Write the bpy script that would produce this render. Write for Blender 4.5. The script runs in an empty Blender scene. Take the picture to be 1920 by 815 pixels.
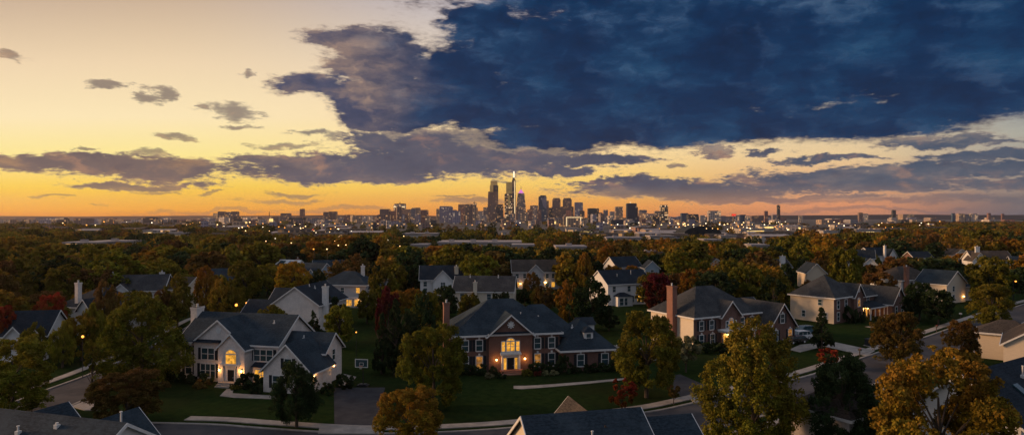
import bpy, math, random
import numpy as np
from mathutils import Vector, Matrix
R = math.radians
random.seed(7)
SC = bpy.context.scene
COL = SC.collection
# ---------------------------------------------------------------- camera
CH, F = 24.0, 1250.0          # camera height (m), focal length in photo pixels
cam_d = bpy.data.cameras.new('camera'); cam = bpy.data.objects.new('camera', cam_d); COL.objects.link(cam)
cam_d.sensor_width = 36.0; cam_d.lens = 36.0 * F / 1920.0
cam_d.clip_start = 0.5; cam_d.clip_end = 80000
cam.location = (0, 0, CH); cam.rotation_euler = (R(90), 0, 0)
SC.camera = cam
SC.view_settings.view_transform = 'Standard'; SC.view_settings.look = 'None'
SC.view_settings.exposure = 0.0; SC.view_settings.gamma = 1.0
SC.render.engine = 'CYCLES'
SC.cycles.use_denoising = True
try: SC.cycles.denoiser = 'OPENIMAGEDENOISE'
except Exception: pass
SC.cycles.max_bounces = 5; SC.cycles.diffuse_bounces = 2; SC.cycles.glossy_bounces = 2
SC.cycles.transmission_bounces = 3; SC.cycles.volume_bounces = 0; SC.cycles.transparent_max_bounces = 6
SC.cycles.sample_clamp_indirect = 4.0
SC.cycles.use_adaptive_sampling = True; SC.cycles.adaptive_threshold = 0.015
SUN_AZ, SUN_EL = -80.0, 13.0    # degrees: azimuth from +Y (negative = to the left), elevation
SUN_STRENGTH = 4.2
SKY_LIGHT = 1.0

def lin(r, g, b):
    f = lambda c: (c/255/12.92) if c/255 <= 0.04045 else ((c/255+0.055)/1.055)**2.4
    return (f(r), f(g), f(b), 1.0)

class NT:
    """small helper that writes node trees"""
    def __init__(s, tree): s.t = tree; s.n = tree.nodes; s.l = tree.links
    def put(s, sock, v):
        if v is None: return
        if isinstance(v, bpy.types.NodeSocket): s.l.new(v, sock)
        else: sock.default_value = v
    def m(s, op, a, b=None, c=None, clamp=False):
        n = s.n.new('ShaderNodeMath'); n.operation = op; n.use_clamp = clamp
        for i, v in enumerate((a, b, c)): s.put(n.inputs[i], v)
        return n.outputs[0]
    def v(s, op, a, b=None, c=None):
        n = s.n.new('ShaderNodeVectorMath'); n.operation = op
        s.put(n.inputs[0], a); s.put(n.inputs[1], b); s.put(n.inputs[2], c)
        return n.outputs['Value'] if op in ('LENGTH', 'DOT_PRODUCT', 'DISTANCE') else n.outputs['Vector']
    def comb(s, x, y, z):
        n = s.n.new('ShaderNodeCombineXYZ'); s.put(n.inputs[0], x); s.put(n.inputs[1], y); s.put(n.inputs[2], z); return n.outputs[0]
    def sep(s, v):
        n = s.n.new('ShaderNodeSeparateXYZ'); s.put(n.inputs[0], v); return n.outputs
    def ss(s, x, a, b, lo=0.0, hi=1.0):
        n = s.n.new('ShaderNodeMapRange'); n.interpolation_type = 'SMOOTHSTEP'; n.clamp = True
        s.put(n.inputs[0], x)
        for i, v in enumerate((a, b, lo, hi)): s.put(n.inputs[1+i], v)
        return n.outputs[0]
    def ramp(s, x, stops, interp='LINEAR'):
        n = s.n.new('ShaderNodeValToRGB'); s.put(n.inputs[0], x); cr = n.color_ramp; cr.interpolation = interp
        while len(cr.elements) < len(stops): cr.elements.new(0.5)
        for e, (p, c) in zip(cr.elements, stops): e.position = p
        for e, (p, c) in zip(cr.elements, stops): e.position = p; e.color = c
        return n.outputs[0]
    def mix(s, f, a, b, mode='MIX'):
        n = s.n.new('ShaderNodeMix'); n.data_type = 'RGBA'; n.blend_type = mode
        s.put(n.inputs[0], f); s.put(n.inputs[6], a); s.put(n.inputs[7], b); return n.outputs[2]
    def noise(s, vec, scale, detail=4, rough=0.55, dist=0.0, col=False, lac=2.0):
        n = s.n.new('ShaderNodeTexNoise'); s.put(n.inputs['Vector'], vec); n.inputs['Scale'].default_value = scale
        n.inputs['Detail'].default_value = detail; n.inputs['Roughness'].default_value = rough; n.inputs['Distortion'].default_value = dist
        n.inputs['Lacunarity'].default_value = lac
        return n.outputs['Color'] if col else n.outputs[0]

# ---------------------------------------------------------------- world: dusk sky with cloud cover
def build_world():
    w = bpy.data.worlds.new('World'); SC.world = w; w.use_nodes = True
    t = NT(w.node_tree); t.n.clear()
    out = t.n.new('ShaderNodeOutputWorld'); bg = t.n.new('ShaderNodeBackground'); t.l.new(bg.outputs[0], out.inputs[0])
    tc = t.n.new('ShaderNodeTexCoord'); x, y, z = t.sep(tc.outputs['Generated'])[:3]
    A = t.m('ARCTAN2', x, y)                                            # azimuth, 0 ahead, negative to the left
    hyp = t.m('SQRT', t.m('ADD', t.m('MULTIPLY', x, x), t.m('MULTIPLY', y, y)))
    E = t.m('DIVIDE', z, t.m('MAXIMUM', hyp, 0.02)); E = t.m('MINIMUM', E, 3.0)
    P = t.comb(A, E, 0.0)
    def cv(px, py):
        a = math.atan((px-960)/F); return a, (407.5-py)/F*math.cos(a)
    n0 = t.noise(P, 9.0, 3, 0.5, col=True); n1 = t.noise(t.v('MULTIPLY', P, (1, 2.2, 1)), 26.0, 6, 0.62, col=True)
    off = t.v('ADD', t.v('MULTIPLY_ADD', n0, (0.075, 0.030, 0), (-0.0375, -0.015, 0)), t.v('MULTIPLY_ADD', n1, (0.085, 0.024, 0), (-0.0425, -0.012, 0)))
    W = t.v('ADD', P, off)
    def field(pos, ells):
        acc = None
        for (px, py, rx, ry) in ells:
            a, e = cv(px, py); ca = math.cos(a)
            ra, re = rx/F*ca*ca, ry/F*ca
            L = t.v('LENGTH', t.v('MULTIPLY_ADD', pos, (1/ra, 1/re, 0), (-a/ra, -e/re, 0)))
            acc = L if acc is None else t.m('SMOOTH_MIN', acc, L, 0.12)
        return acc
    storm = [(1400,110,560,165),(1850,60,420,185),(1130,185,330,100),(1010,95,230,95),(930,200,200,62),(720,110,120,72),(690,190,85,48),
             (600,160,105,28),(650,68,100,26),(690,225,75,26),(780,190,110,60),(1300,238,320,48),(1620,225,240,52),(1500,-60,900,150),(740,215,120,42),(900,35,85,48),(700,238,60,14),(1080,255,150,30),(860,150,130,80),(1780,170,240,90),(1250,60,300,120),(1040,258,190,34)]
    band = [(180,306,240,21),(60,296,90,12),(330,318,110,26),(260,347,150,8),(650,318,250,23),(800,300,190,34),(560,300,140,17),(950,292,190,38),(1040,317,110,10),
            (760,268,130,24),(900,275,170,34),(840,300,220,34),(1250,352,215,20),(1550,338,260,22),(1760,322,200,22),(1480,372,200,6),(1860,292,130,13),(1760,268,140,13),(1440,288,44,7),
            (1340,283,40,9),(700,332,150,12),(1900,345,120,12),(1120,338,70,5),(1330,362,190,12),(1650,350,230,14),(1120,300,120,10),(1560,300,120,6),(1840,318,150,12)]
    small = [(25,108,46,9),(210,158,42,8),(288,180,28,17),(437,205,66,20),(466,134,20,8),(335,257,42,7),(530,270,66,7),(575,250,34,6),(172,278,26,5),(290,290,42,10),
             (70,372,38,4),(190,384,24,3),(385,362,36,3),(445,235,42,5),(560,362,70,5),(540,376,90,6),(400,394,150,5),(900,376,80,7),(640,392,120,5),(1540,375,110,7),(1290,345,60,4),(1650,378,200,8),
             (300,358,40,5),(370,200,16,6),(120,370,30,3),(1260,310,18,5),(1600,397,250,5),(860,366,40,3),(630,258,46,7),(1860,372,160,10)]
    LS = field(W, storm); LB = field(W, band); Lm = field(W, small)
    fine = t.noise(t.v('MULTIPLY', P, (1, 3.0, 1)), 30.0, 8, 0.66)
    fine2 = t.noise(t.v('MULTIPLY', P, (1, 2.0, 1)), 12.0, 4, 0.55)
    dn = t.m('ADD', t.m('MULTIPLY_ADD', fine, 0.9, -0.45), t.m('MULTIPLY_ADD', fine2, 0.5, -0.25))
    fine3 = t.noise(t.v('MULTIPLY', P, (1, 3.4, 1)), 75.0, 5, 0.65); dn3 = t.m('MULTIPLY_ADD', fine3, 0.9, -0.45)
    dS = t.m('ADD', t.m('SUBTRACT', 1.0, LS), t.m('MULTIPLY_ADD', dn3, 0.25, t.m('MULTIPLY', dn, 0.65)))
    dB = t.m('ADD', t.m('SUBTRACT', 1.22, LB), t.m('ADD', dn, t.m('MULTIPLY', dn3, 1.5)))
    dM = t.m('ADD', t.m('SUBTRACT', 1.12, Lm), t.m('ADD', t.m('MULTIPLY', dn, 1.3), t.m('MULTIPLY', dn3, 1.4)))
    aS = t.ss(t.m('MULTIPLY_ADD', dn3, 0.35, dS), -0.05, 0.30); aS = t.m('MULTIPLY', aS, t.ss(E, 0.60, 0.38)); aB = t.ss(dB, 0.0, 0.42); aM = t.ss(dM, 0.0, 0.5, 0.0, 0.92)
    # clear sky behind the clouds: elevation ramps at four azimuths
    e = t.m('MULTIPLY', t.m('DIVIDE', E, t.m('MAXIMUM', t.m('COSINE', A), 0.6)), 2.4, clamp=True)                             # 0 = horizon, top of frame = about 0.75
    pe = lambda py: min(max((407.5-py)/F*2.4, 0), 1)
    skyL = t.ramp(e, [(0.0, lin(232,134,30)), (pe(392), lin(252,172,36)), (pe(350), lin(255,210,74)), (pe(290), lin(255,234,150)), (pe(220), lin(254,232,184)), (pe(120), lin(240,214,176)), (pe(0), lin(204,178,152)), (1.0, lin(150,140,140))])
    skyC = t.ramp(e, [(0.0, lin(232,136,60)), (pe(385), lin(252,170,74)), (pe(345), lin(255,210,104)), (pe(280), lin(255,222,160)), (pe(200), lin(250,222,180)), (pe(100), lin(224,208,190)), (pe(0), lin(184,180,190)), (1.0, lin(120,130,150))])
    skyR = t.ramp(e, [(0.0, lin(204,134,98)), (pe(385), lin(238,156,106)), (pe(345), lin(232,172,120)), (pe(290), lin(238,206,156)), (pe(200), lin(216,204,176)), (pe(100), lin(150,165,180)), (1.0, lin(70,100,130))])
    skyF = t.ramp(e, [(0.0, lin(98,96,108)), (pe(375), lin(122,112,112)), (pe(330), lin(150,140,132)), (pe(250), lin(172,170,158)), (pe(150), lin(110,130,150)), (1.0, lin(50,75,105))])
    skyB = t.ramp(e, [(0.0, lin(138,128,132)), (0.4, lin(146,146,158)), (1.0, lin(152,162,182))])
    az = lambda px: math.atan((px-960)/F)
    clear = t.mix(t.ss(A, az(250), az(1000)), skyL, skyC)
    clear = t.mix(t.ss(A, az(1080), az(1560)), clear, skyR)
    clear = t.mix(t.ss(A, az(1560), az(1960)), clear, skyF)
    clear = t.mix(t.ss(A, 0.75, 1.5), clear, skyB)
    clear = t.mix(t.ss(A, -1.5, -2.6), clear, skyB)
    clear = t.mix(t.ss(E, 0.40, 0.75), clear, lin(158,162,176))
    # physical sky adds its own gradient underneath
    st = t.n.new('ShaderNodeTexSky'); st.sky_type = 'NISHITA'; st.sun_disc = False
    st.sun_elevation = R(SUN_EL); st.sun_rotation = R(SUN_AZ)
    # cloud colours
    vary = t.noise(t.v('MULTIPLY', P, (1, 2.6, 1)), 7.0, 7, 0.62, 0.4)
    vary2 = t.noise(t.v('MULTIPLY', P, (1, 3.2, 1)), 19.0, 6, 0.65, 0.2)
    vm = t.m('ADD', t.m('MULTIPLY', vary, 0.65), t.m('MULTIPLY', vary2, 0.35))
    Q = t.v('ADD', P, t.v('MULTIPLY', off, (0.7, 0.7, 0)))
    relief = lambda pos: t.noise(t.v('MULTIPLY', pos, (1, 1.9, 1)), 7.5, 9, 0.60)
    b1 = relief(Q); b2 = relief(t.v('ADD', Q, (-0.016, -0.007, 0)))
    sh = t.m('MULTIPLY', t.m('SUBTRACT', b1, b2), 5.0)                  # lit towards the glow at lower left
    stormC = t.ramp(b1, [(0.30, lin(0,32,66)), (0.46, lin(1,42,80)), (0.58, lin(10,56,94)), (0.70, lin(36,76,110)), (0.84, lin(74,102,132))])
    stormC = t.mix(t.ss(sh, 0.0, 1.1, 0, 0.26), stormC, lin(86,108,138)); stormC = t.mix(t.ss(sh, 0.0, -1.1, 0, 0.45), stormC, lin(0,26,58))
    stormL = t.ramp(b1, [(0.28, lin(40,56,88)), (0.44, lin(74,78,102)), (0.54, lin(118,104,106)), (0.66, lin(168,138,118)), (0.8, lin(204,172,140))])
    stormL = t.mix(t.ss(sh, 0.05, 0.9, 0, 0.5), stormL, lin(208,170,136)); stormL = t.mix(t.ss(sh, -0.05, -0.9, 0, 0.5), stormL, lin(50,56,82))
    stormC = t.mix(t.ss(t.m('ADD', A, t.m('MULTIPLY_ADD', fine2, 0.24, -0.12)), az(580), az(860)), stormL, stormC)
    topl = t.m('MULTIPLY', t.ss(E, 0.22, 0.34), t.ss(b1, 0.50, 0.66)); stormC = t.mix(t.m('MULTIPLY', topl, 0.22), stormC, lin(128,146,172))
    bandC = t.ramp(vm, [(0.32, lin(62,70,92)), (0.52, lin(86,86,102)), (0.72, lin(150,126,112))])
    bandL = t.ramp(vm, [(0.32, lin(86,80,88)), (0.52, lin(108,94,94)), (0.72, lin(190,146,100))])
    bandR = t.ramp(vm, [(0.32, lin(50,72,98)), (0.52, lin(84,92,108)), (0.72, lin(150,132,124))])
    bc = t.mix(t.ss(A, az(300), az(650)), bandL, bandC); bc = t.mix(t.ss(A, az(1150), az(1750)), bc, bandR)
    bc = t.mix(t.ss(sh, 0.05, 0.8, 0, 0.42), bc, lin(206,150,112)); bc = t.mix(t.ss(sh, -0.05, -0.8, 0, 0.45), bc, lin(58,56,78))
    bc = t.mix(t.ss(E, 0.05, 0.0, 0, 0.55), bc, clear)
    rimS = t.mix(0.35, clear, lin(255,214,168)); 
    cS = t.mix(t.ss(dS, 0.03, 0.36), t.mix(0.5, rimS, stormC), stormC)
    cB = t.mix(t.ss(dB, 0.02, 0.55), t.mix(0.25, rimS, bc), bc)
    cM = t.mix(t.ss(dM, 0.05, 0.8), t.mix(0.5, clear, bc), t.mix(0.85, clear, bc))
    c = t.mix(aM, clear, cM); c = t.mix(aB, c, cB); c = t.mix(aS, c, cS)
    # below the horizon: dull ground glow
    c = t.mix(t.ss(E, -0.002, -0.03), c, lin(40,38,40))
    g = t.n.new('ShaderNodeMix'); g.data_type = 'RGBA'; g.blend_type = 'ADD'; g.inputs[0].default_value = 0.0015
    t.l.new(c, g.inputs[6]); t.l.new(st.outputs[0], g.inputs[7])
    t.l.new(g.outputs[2], bg.inputs[0]); bg.inputs[1].default_value = SKY_LIGHT
    w.cycles.sampling_method = 'MANUAL'; w.cycles.sample_map_resolution = 512
build_world()
sd = bpy.data.lights.new('sun', 'SUN'); sd.energy = SUN_STRENGTH; sd.angle = R(14); sd.color = (1.0, 0.58, 0.30)
sun = bpy.data.objects.new('sun', sd); COL.objects.link(sun)
_dir = Vector((math.sin(R(SUN_AZ))*math.cos(R(SUN_EL)), math.cos(R(SUN_AZ))*math.cos(R(SUN_EL)), math.sin(R(SUN_EL))))
sun.rotation_euler = (-_dir).to_track_quat('-Z', 'Y').to_euler()

# ---------------------------------------------------------------- helpers
def gp(px, py, z=0.0):
    """world point at height z seen at photo pixel px, py"""
    d = F*(CH-z)/(py-407.5); return Vector(((px-960)/F*d, d, z))
def wx(px, d): return (px-960)/F*d
def topz(py, d): return CH-(py-407.5)*d/F
def to_px(x, y, z): return 960+F*x/y, 407.5+F*(CH-z)/y

def tag(o, label=None, cat=None, group=None, kind=None):
    if label: o['label'] = label
    if cat: o['category'] = cat
    if group: o['group'] = group
    if kind: o['kind'] = kind
    return o
def empty(name, loc, rz=0.0):
    o = bpy.data.objects.new(name, None); o.location = loc; o.rotation_euler = (0, 0, rz); o.empty_display_size = 0.5
    COL.objects.link(o); return o

class MB:
    def __init__(s): s.v = []; s.f = []; s.mi = []
    def face(s, pts, mi=0):
        b = len(s.v); s.v += [tuple(p) for p in pts]; s.f.append(tuple(range(b, b+len(pts)))); s.mi.append(mi)
    def hexa(s, c, mi=0):
        b = len(s.v); s.v += [tuple(p) for p in c]
        for q in ((0,3,2,1),(4,5,6,7),(0,1,5,4),(1,2,6,5),(2,3,7,6),(3,0,4,7)): s.f.append(tuple(b+i for i in q)); s.mi.append(mi)
    def box(s, x0, x1, y0, y1, z0, z1, mi=0):
        s.hexa([(x0,y0,z0),(x1,y0,z0),(x1,y1,z0),(x0,y1,z0),(x0,y0,z1),(x1,y0,z1),(x1,y1,z1),(x0,y1,z1)], mi)
    def fbox(s, fr, u0, u1, v0, v1, n0, n1, mi=0):
        O, U, N = fr; p = lambda u, v, n: (O[0]+U[0]*u+N[0]*n, O[1]+U[1]*u+N[1]*n, O[2]+v)
        s.hexa([p(u0,v0,n1),p(u1,v0,n1),p(u1,v0,n0),p(u0,v0,n0),p(u0,v1,n1),p(u1,v1,n1),p(u1,v1,n0),p(u0,v1,n0)], mi)
    def prism(s, poly, vec, mi=0, cap=None):
        """poly: list of 3D points, extruded by vec"""
        b = len(s.v); n = len(poly); s.v += [tuple(p) for p in poly]+[tuple(Vector(p)+Vector(vec)) for p in poly]
        s.f.append(tuple(b+i for i in range(n))); s.mi.append(mi if cap is None else cap)
        s.f.append(tuple(b+n+i for i in reversed(range(n)))); s.mi.append(mi if cap is None else cap)
        for i in range(n):
            j = (i+1) % n; s.f.append((b+j, b+i, b+n+i, b+n+j)); s.mi.append(mi)
    def tube(s, p0, p1, r0, r1=None, n=8, mi=0):
        r1 = r0 if r1 is None else r1; p0, p1 = Vector(p0), Vector(p1); d = (p1-p0).normalized()
        a = d.orthogonal().normalized(); b_ = d.cross(a); b = len(s.v)
        for p, r in ((p0, r0), (p1, r1)):
            for i in range(n):
                t = 2*math.pi*i/n; s.v.append(tuple(p+a*(math.cos(t)*r)+b_*(math.sin(t)*r)))
        for i in range(n):
            j = (i+1) % n; s.f.append((b+i, b+j, b+n+j, b+n+i)); s.mi.append(mi)
        s.f.append(tuple(b+i for i in reversed(range(n)))); s.mi.append(mi)
        s.f.append(tuple(b+n+i for i in range(n))); s.mi.append(mi)
    def ball(s, c, r, rz=None, n=8, mi=0):
        rz = r if rz is None else rz; rows = [(0, -1)]; b = len(s.v); k = n//2
        s.v.append((c[0], c[1], c[2]-rz))
        for i in range(1, k):
            ph = -math.pi/2+math.pi*i/k
            for j in range(n):
                t = 2*math.pi*j/n; s.v.append((c[0]+r*math.cos(ph)*math.cos(t), c[1]+r*math.cos(ph)*math.sin(t), c[2]+rz*math.sin(ph)))
        s.v.append((c[0], c[1], c[2]+rz)); top = len(s.v)-1
        for j in range(n): s.f.append((b, b+1+(j+1) % n, b+1+j)); s.mi.append(mi)
        for i in range(k-2):
            for j in range(n):
                a0 = b+1+i*n+j; a1 = b+1+i*n+(j+1) % n; s.f.append((a0, a1, a1+n, a0+n)); s.mi.append(mi)
        o = b+1+(k-2)*n
        for j in range(n): s.f.append((o+j, o+(j+1) % n, top)); s.mi.append(mi)
    def mesh(s, name, mats):
        me = bpy.data.meshes.new(name); me.from_pydata(s.v, [], s.f); me.update()
        for m in (mats if isinstance(mats, (list, tuple)) else [mats]): me.materials.append(m)
        if any(s.mi): me.polygons.foreach_set('material_index', s.mi)
        return me
    def build(s, name, mats, parent=None, loc=None, rz=0.0):
        o = bpy.data.objects.new(name, s.mesh(name, mats)); COL.objects.link(o)
        if parent is not None: o.parent = parent
        if loc is not None: o.location = loc
        if rz: o.rotation_euler = (0, 0, rz)
        return o

# ---------------------------------------------------------------- materials
def mat(name, c1, c2=None, scale=3.0, stretch=(1,1,1), rough=0.85, detail=5, bump=0.0, c3=None, scale3=0.15, spec=0.3, metal=0.0, coord='Object'):
    m = bpy.data.materials.new(name); m.use_nodes = True; t = NT(m.node_tree)
    b = t.n['Principled BSDF']; b.inputs['Roughness'].default_value = rough
    b.inputs['Specular IOR Level'].default_value = spec; b.inputs['Metallic'].default_value = metal
    c1 = tuple(c1)+(1,) if len(c1) == 3 else c1
    if c2 is None: b.inputs['Base Color'].default_value = c1; return m
    c2 = tuple(c2)+(1,) if len(c2) == 3 else c2
    tc = t.n.new('ShaderNodeTexCoord').outputs[coord]; v = t.v('MULTIPLY', tc, stretch)
    n = t.noise(v, scale, detail, 0.6); c = t.mix(t.ss(n, 0.32, 0.68), c1, c2)
    if c3 is not None:
        c3 = tuple(c3)+(1,) if len(c3) == 3 else c3
        c = t.mix(t.ss(t.noise(tc, scale3, 3, 0.6), 0.42, 0.68), c, c3)
    t.l.new(c, b.inputs['Base Color'])
    if bump:
        bn = t.n.new('ShaderNodeBump'); bn.inputs['Strength'].default_value = bump; bn.inputs['Distance'].default_value = 0.05
        t.l.new(n, bn.inputs['Height']); t.l.new(bn.outputs[0], b.inputs['Normal'])
    return m
def shingle(name, c1, c2):
    m = bpy.data.materials.new(name); m.use_nodes = True; t = NT(m.node_tree); b = t.n['Principled BSDF']
    b.inputs['Roughness'].default_value = 0.9; b.inputs['Specular IOR Level'].default_value = 0.08
    tc = t.n.new('ShaderNodeTexCoord').outputs['Object']
    n = t.noise(t.v('MULTIPLY', tc, (1.6, 1.6, 5.0)), 2.2, 3, 0.7); n2 = t.noise(tc, 0.35, 4, 0.6)
    x, y, z = t.sep(tc)[:3]
    row = t.m('FRACT', t.m('MULTIPLY', z, 5.0)); n = t.m('ADD', n, t.m('MULTIPLY_ADD', t.ss(row, 0.0, 0.3), 0.12, -0.1))
    c = t.mix(t.ss(n, 0.36, 0.64), (c1[0]*.75, c1[1]*.75, c1[2]*.75, 1), c2+(1,)); c = t.mix(t.ss(n2, 0.40, 0.66, 0, 0.6), c, (c2[0]*1.5, c2[1]*1.4, c2[2]*1.3, 1))
    st = t.noise(t.v('MULTIPLY', tc, (2.2, 2.2, 0.25)), 1.0, 4, 0.7); c = t.mix(t.ss(st, 0.52, 0.70, 0, 0.5), c, (c1[0]*.6, c1[1]*.6, c1[2]*.6, 1))
    t.l.new(c, b.inputs['Base Color']); return m
def brickm(name, c1, c2, mortar):
    m = bpy.data.materials.new(name); m.use_nodes = True; t = NT(m.node_tree); b = t.n['Principled BSDF']
    b.inputs['Roughness'].default_value = 0.9
    tc = t.n.new('ShaderNodeTexCoord').outputs['Object']; x, y, z = t.sep(tc)[:3]
    br = t.n.new('ShaderNodeTexBrick'); t.l.new(t.comb(t.m('ADD', x, y), z, 0.0), br.inputs[0])
    br.inputs['Scale'].default_value = 1.0; br.inputs['Brick Width'].default_value = 0.24; br.inputs['Row Height'].default_value = 0.085
    br.inputs['Mortar Size'].default_value = 0.012; br.inputs['Color1'].default_value = c1+(1,); br.inputs['Color2'].default_value = c2+(1,); br.inputs['Mortar'].default_value = mortar+(1,)
    n = t.noise(tc, 0.8, 5, 0.65); c = t.mix(t.ss(n, 0.3, 0.7, 0.0, 0.5), br.outputs[0], (c1[0]*0.6, c1[1]*0.55, c1[2]*0.55, 1))
    t.l.new(c, b.inputs['Base Color']); return m
def siding(name, c, dark=0.8):
    m = bpy.data.materials.new(name); m.use_nodes = True; t = NT(m.node_tree); b = t.n['Principled BSDF']
    b.inputs['Roughness'].default_value = 0.75
    tc = t.n.new('ShaderNodeTexCoord').outputs['Object']; x, y, z = t.sep(tc)[:3]
    row = t.m('FRACT', t.m('MULTIPLY', z, 5.5)); n = t.noise(t.v('MULTIPLY', tc, (1, 1, 3)), 1.5, 5, 0.65)
    k = t.m('ADD', t.ss(row, 0.0, 0.18, 0.0, 0.35), t.m('MULTIPLY', n, 0.65))
    t.l.new(t.mix(t.ss(k, 0.25, 0.85), (c[0]*dark, c[1]*dark, c[2]*dark, 1), tuple(c)+(1,)), b.inputs['Base Color']); return m
def emit(name, c, s, var=0.0, vs=3.0, sample=True, base=(0.02,0.02,0.02)):
    m = bpy.data.materials.new(name); m.use_nodes = True; t = NT(m.node_tree); b = t.n['Principled BSDF']
    b.inputs['Base Color'].default_value = tuple(base)+(1,); b.inputs['Roughness'].default_value = 0.3
    b.inputs['Emission Color'].default_value = tuple(c)+(1,); b.inputs['Emission Strength'].default_value = s
    if var:
        tc = t.n.new('ShaderNodeTexCoord').outputs['Object']; n = t.noise(tc, vs, 3, 0.6)
        t.l.new(t.ss(n, 0.3, 0.7, s*(1-var), s*(1+var)), b.inputs['Emission Strength'])
    if not sample: m.cycles.emission_sampling = 'NONE'
    return m
M = {}
M['white'] = mat('white_paint', (0.62,0.61,0.58), (0.52,0.51,0.49), 2.5, rough=0.6)
M['stucco'] = mat('pale_stucco', (0.70,0.63,0.57), (0.58,0.52,0.47), 4.0, bump=0.2, c3=(0.54,0.49,0.45), scale3=0.5)
M['cream'] = siding('cream_siding', (0.60,0.52,0.40))
M['beige'] = siding('beige_siding', (0.56,0.47,0.35))
M['whiteside'] = siding('white_siding', (0.60,0.60,0.58))
M['greyside'] = siding('grey_siding', (0.40,0.39,0.38))
M['blueside'] = siding('blue_siding', (0.28,0.36,0.42))
M['brick'] = brickm('red_brick', (0.145,0.064,0.043), (0.105,0.047,0.034), (0.17,0.12,0.10))
M['brickc'] = brickm('chimney_brick', (0.26,0.10,0.06), (0.20,0.075,0.048), (0.22,0.16,0.13))
M['roof'] = shingle('slate_shingle', (0.016,0.026,0.036), (0.028,0.042,0.056))
M['roofd'] = shingle('dark_shingle', (0.011,0.017,0.025), (0.020,0.029,0.040))
M['roofb'] = shingle('brown_shingle', (0.036,0.031,0.028), (0.064,0.055,0.048))
M['roofg'] = shingle('grey_shingle', (0.026,0.030,0.034), (0.046,0.050,0.055))
M['shutter'] = mat('shutter_paint', (0.012,0.016,0.020), (0.02,0.025,0.03), 5)
M['door'] = mat('dark_door', (0.010,0.012,0.014), rough=0.4)
M['glass'] = mat('window_glass', (0.020,0.045,0.055), (0.03,0.07,0.085), 0.9, rough=0.12, spec=0.9)
M['litglass'] = emit('lit_window', (1.0,0.45,0.05), 0.75, 0.5, 2.2)
M['dimglass'] = emit('dim_window', (1.0,0.42,0.08), 0.26, 0.8, 1.6)
M['lamp'] = emit('lamp_glow', (1.0,0.55,0.16), 14.0)
M['metal'] = mat('dark_metal', (0.02,0.02,0.022), rough=0.5, metal=0.3)
M['pipe'] = mat('vent_pipe', (0.55,0.55,0.53), rough=0.5)
M['concrete'] = mat('concrete', (0.34,0.30,0.26), (0.26,0.23,0.20), 1.3, c3=(0.21,0.19,0.17), scale3=0.35)
M['kerb'] = mat('kerb_stone', (0.30,0.27,0.24), (0.22,0.20,0.18), 1.2)
M['asphalt'] = mat('asphalt', (0.058,0.056,0.060), (0.044,0.043,0.047), 1.4, c3=(0.078,0.073,0.073), scale3=0.22, detail=8, spec=0.1)
M['asphaltd'] = mat('driveway_asphalt', (0.034,0.036,0.042), (0.048,0.049,0.054), 1.0, c3=(0.026,0.028,0.034), scale3=0.3, detail=8, spec=0.08)
M['mulch'] = mat('mulch', (0.02,0.014,0.010), (0.035,0.025,0.018), 4)
M['bark'] = mat('bark', (0.035,0.027,0.020), (0.06,0.045,0.035), 4, stretch=(1,1,0.3))
def ground_mat():
    m = bpy.data.materials.new('lawn_grass'); m.use_nodes = True; t = NT(m.node_tree); b = t.n['Principled BSDF']; b.inputs['Roughness'].default_value = 0.95; b.inputs['Specular IOR Level'].default_value = 0.0
    tc = t.n.new('ShaderNodeTexCoord').outputs['Object']
    n = t.noise(tc, 0.9, 8, 0.7); n2 = t.noise(tc, 0.06, 4, 0.6)
    c = t.mix(t.ss(n, 0.3, 0.7), (0.008,0.018,0.006,1), (0.022,0.037,0.010,1)); c = t.mix(t.ss(n2, 0.40, 0.68, 0, 0.6), c, (0.018,0.019,0.008,1))
    lf = t.noise(tc, 3.2, 4, 0.8); pz = t.noise(tc, 0.11, 3, 0.6); c = t.mix(t.m('MULTIPLY', t.ss(lf, 0.60, 0.68), t.ss(pz, 0.45, 0.62)), c, (0.10,0.058,0.014,1))
    t.l.new(c, b.inputs['Base Color']); return m
M['grass'] = ground_mat()
HAZE = 3.2e-5
# ---------------------------------------------------------------- setting: ground, hills, streets
g = MB(); g.face([(-40000,-2000,0),(40000,-2000,0),(40000,60000,0),(-40000,60000,0)])
tag(g.build('ground', M['grass']), kind='structure')
M['cityground'] = mat('built_up_ground', (0.05,0.042,0.038), (0.10,0.085,0.078), 0.012, detail=6, c3=(0.03,0.034,0.02), scale3=0.004)
g = MB(); g.face([(-720,900,0.02),(60,700,0.02),(900,700,0.02),(1500,1500,0.02),(6500,9000,0.02),(-6500,9000,0.02)]); tag(g.build('city_ground', M['cityground']), kind='structure')
M['hill'] = mat('far_hill', (0.04,0.045,0.055), (0.055,0.055,0.06), 0.002, detail=6)
M['hillw'] = mat('far_brown_hill', (0.16,0.09,0.07), (0.22,0.13,0.10), 0.002, detail=6)
def hills(name, px0, px1, d, base, amp, seed):
    rr = random.Random(seed); b = MB(); n = 90; ph = [rr.uniform(0, 6) for _ in range(5)]
    ring = []
    for i in range(n+1):
        px = px0+(px1-px0)*i/n; u = i/n
        h = base+amp*(math.sin(u*9+ph[0])*0.4+math.sin(u*23+ph[1])*0.25+math.sin(u*61+ph[2])*0.1+0.35*math.sin(u*4+ph[3]))
        h *= min(1, u*5+0.15)*min(1, (1-u)*5+0.15); ring.append((wx(px, d), d, CH+h*d/F))
    for i in range(n):
        a, c = ring[i], ring[i+1]
        b.face([(a[0],a[1],0),(c[0],c[1],0),c,a]); b.face([a, c, (c[0]*1.15,c[1]*1.15,0),(a[0]*1.15,a[1]*1.15,0)])
    tag(b.build(name, M['hillw'] if px0 < 0 else M['hill']), kind='structure')
hills('hills', -300, 1000, 7200, 3.4, 1.6, 3)
hills('hills', 1280, 2250, 7600, 4.2, 1.4, 5)

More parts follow.
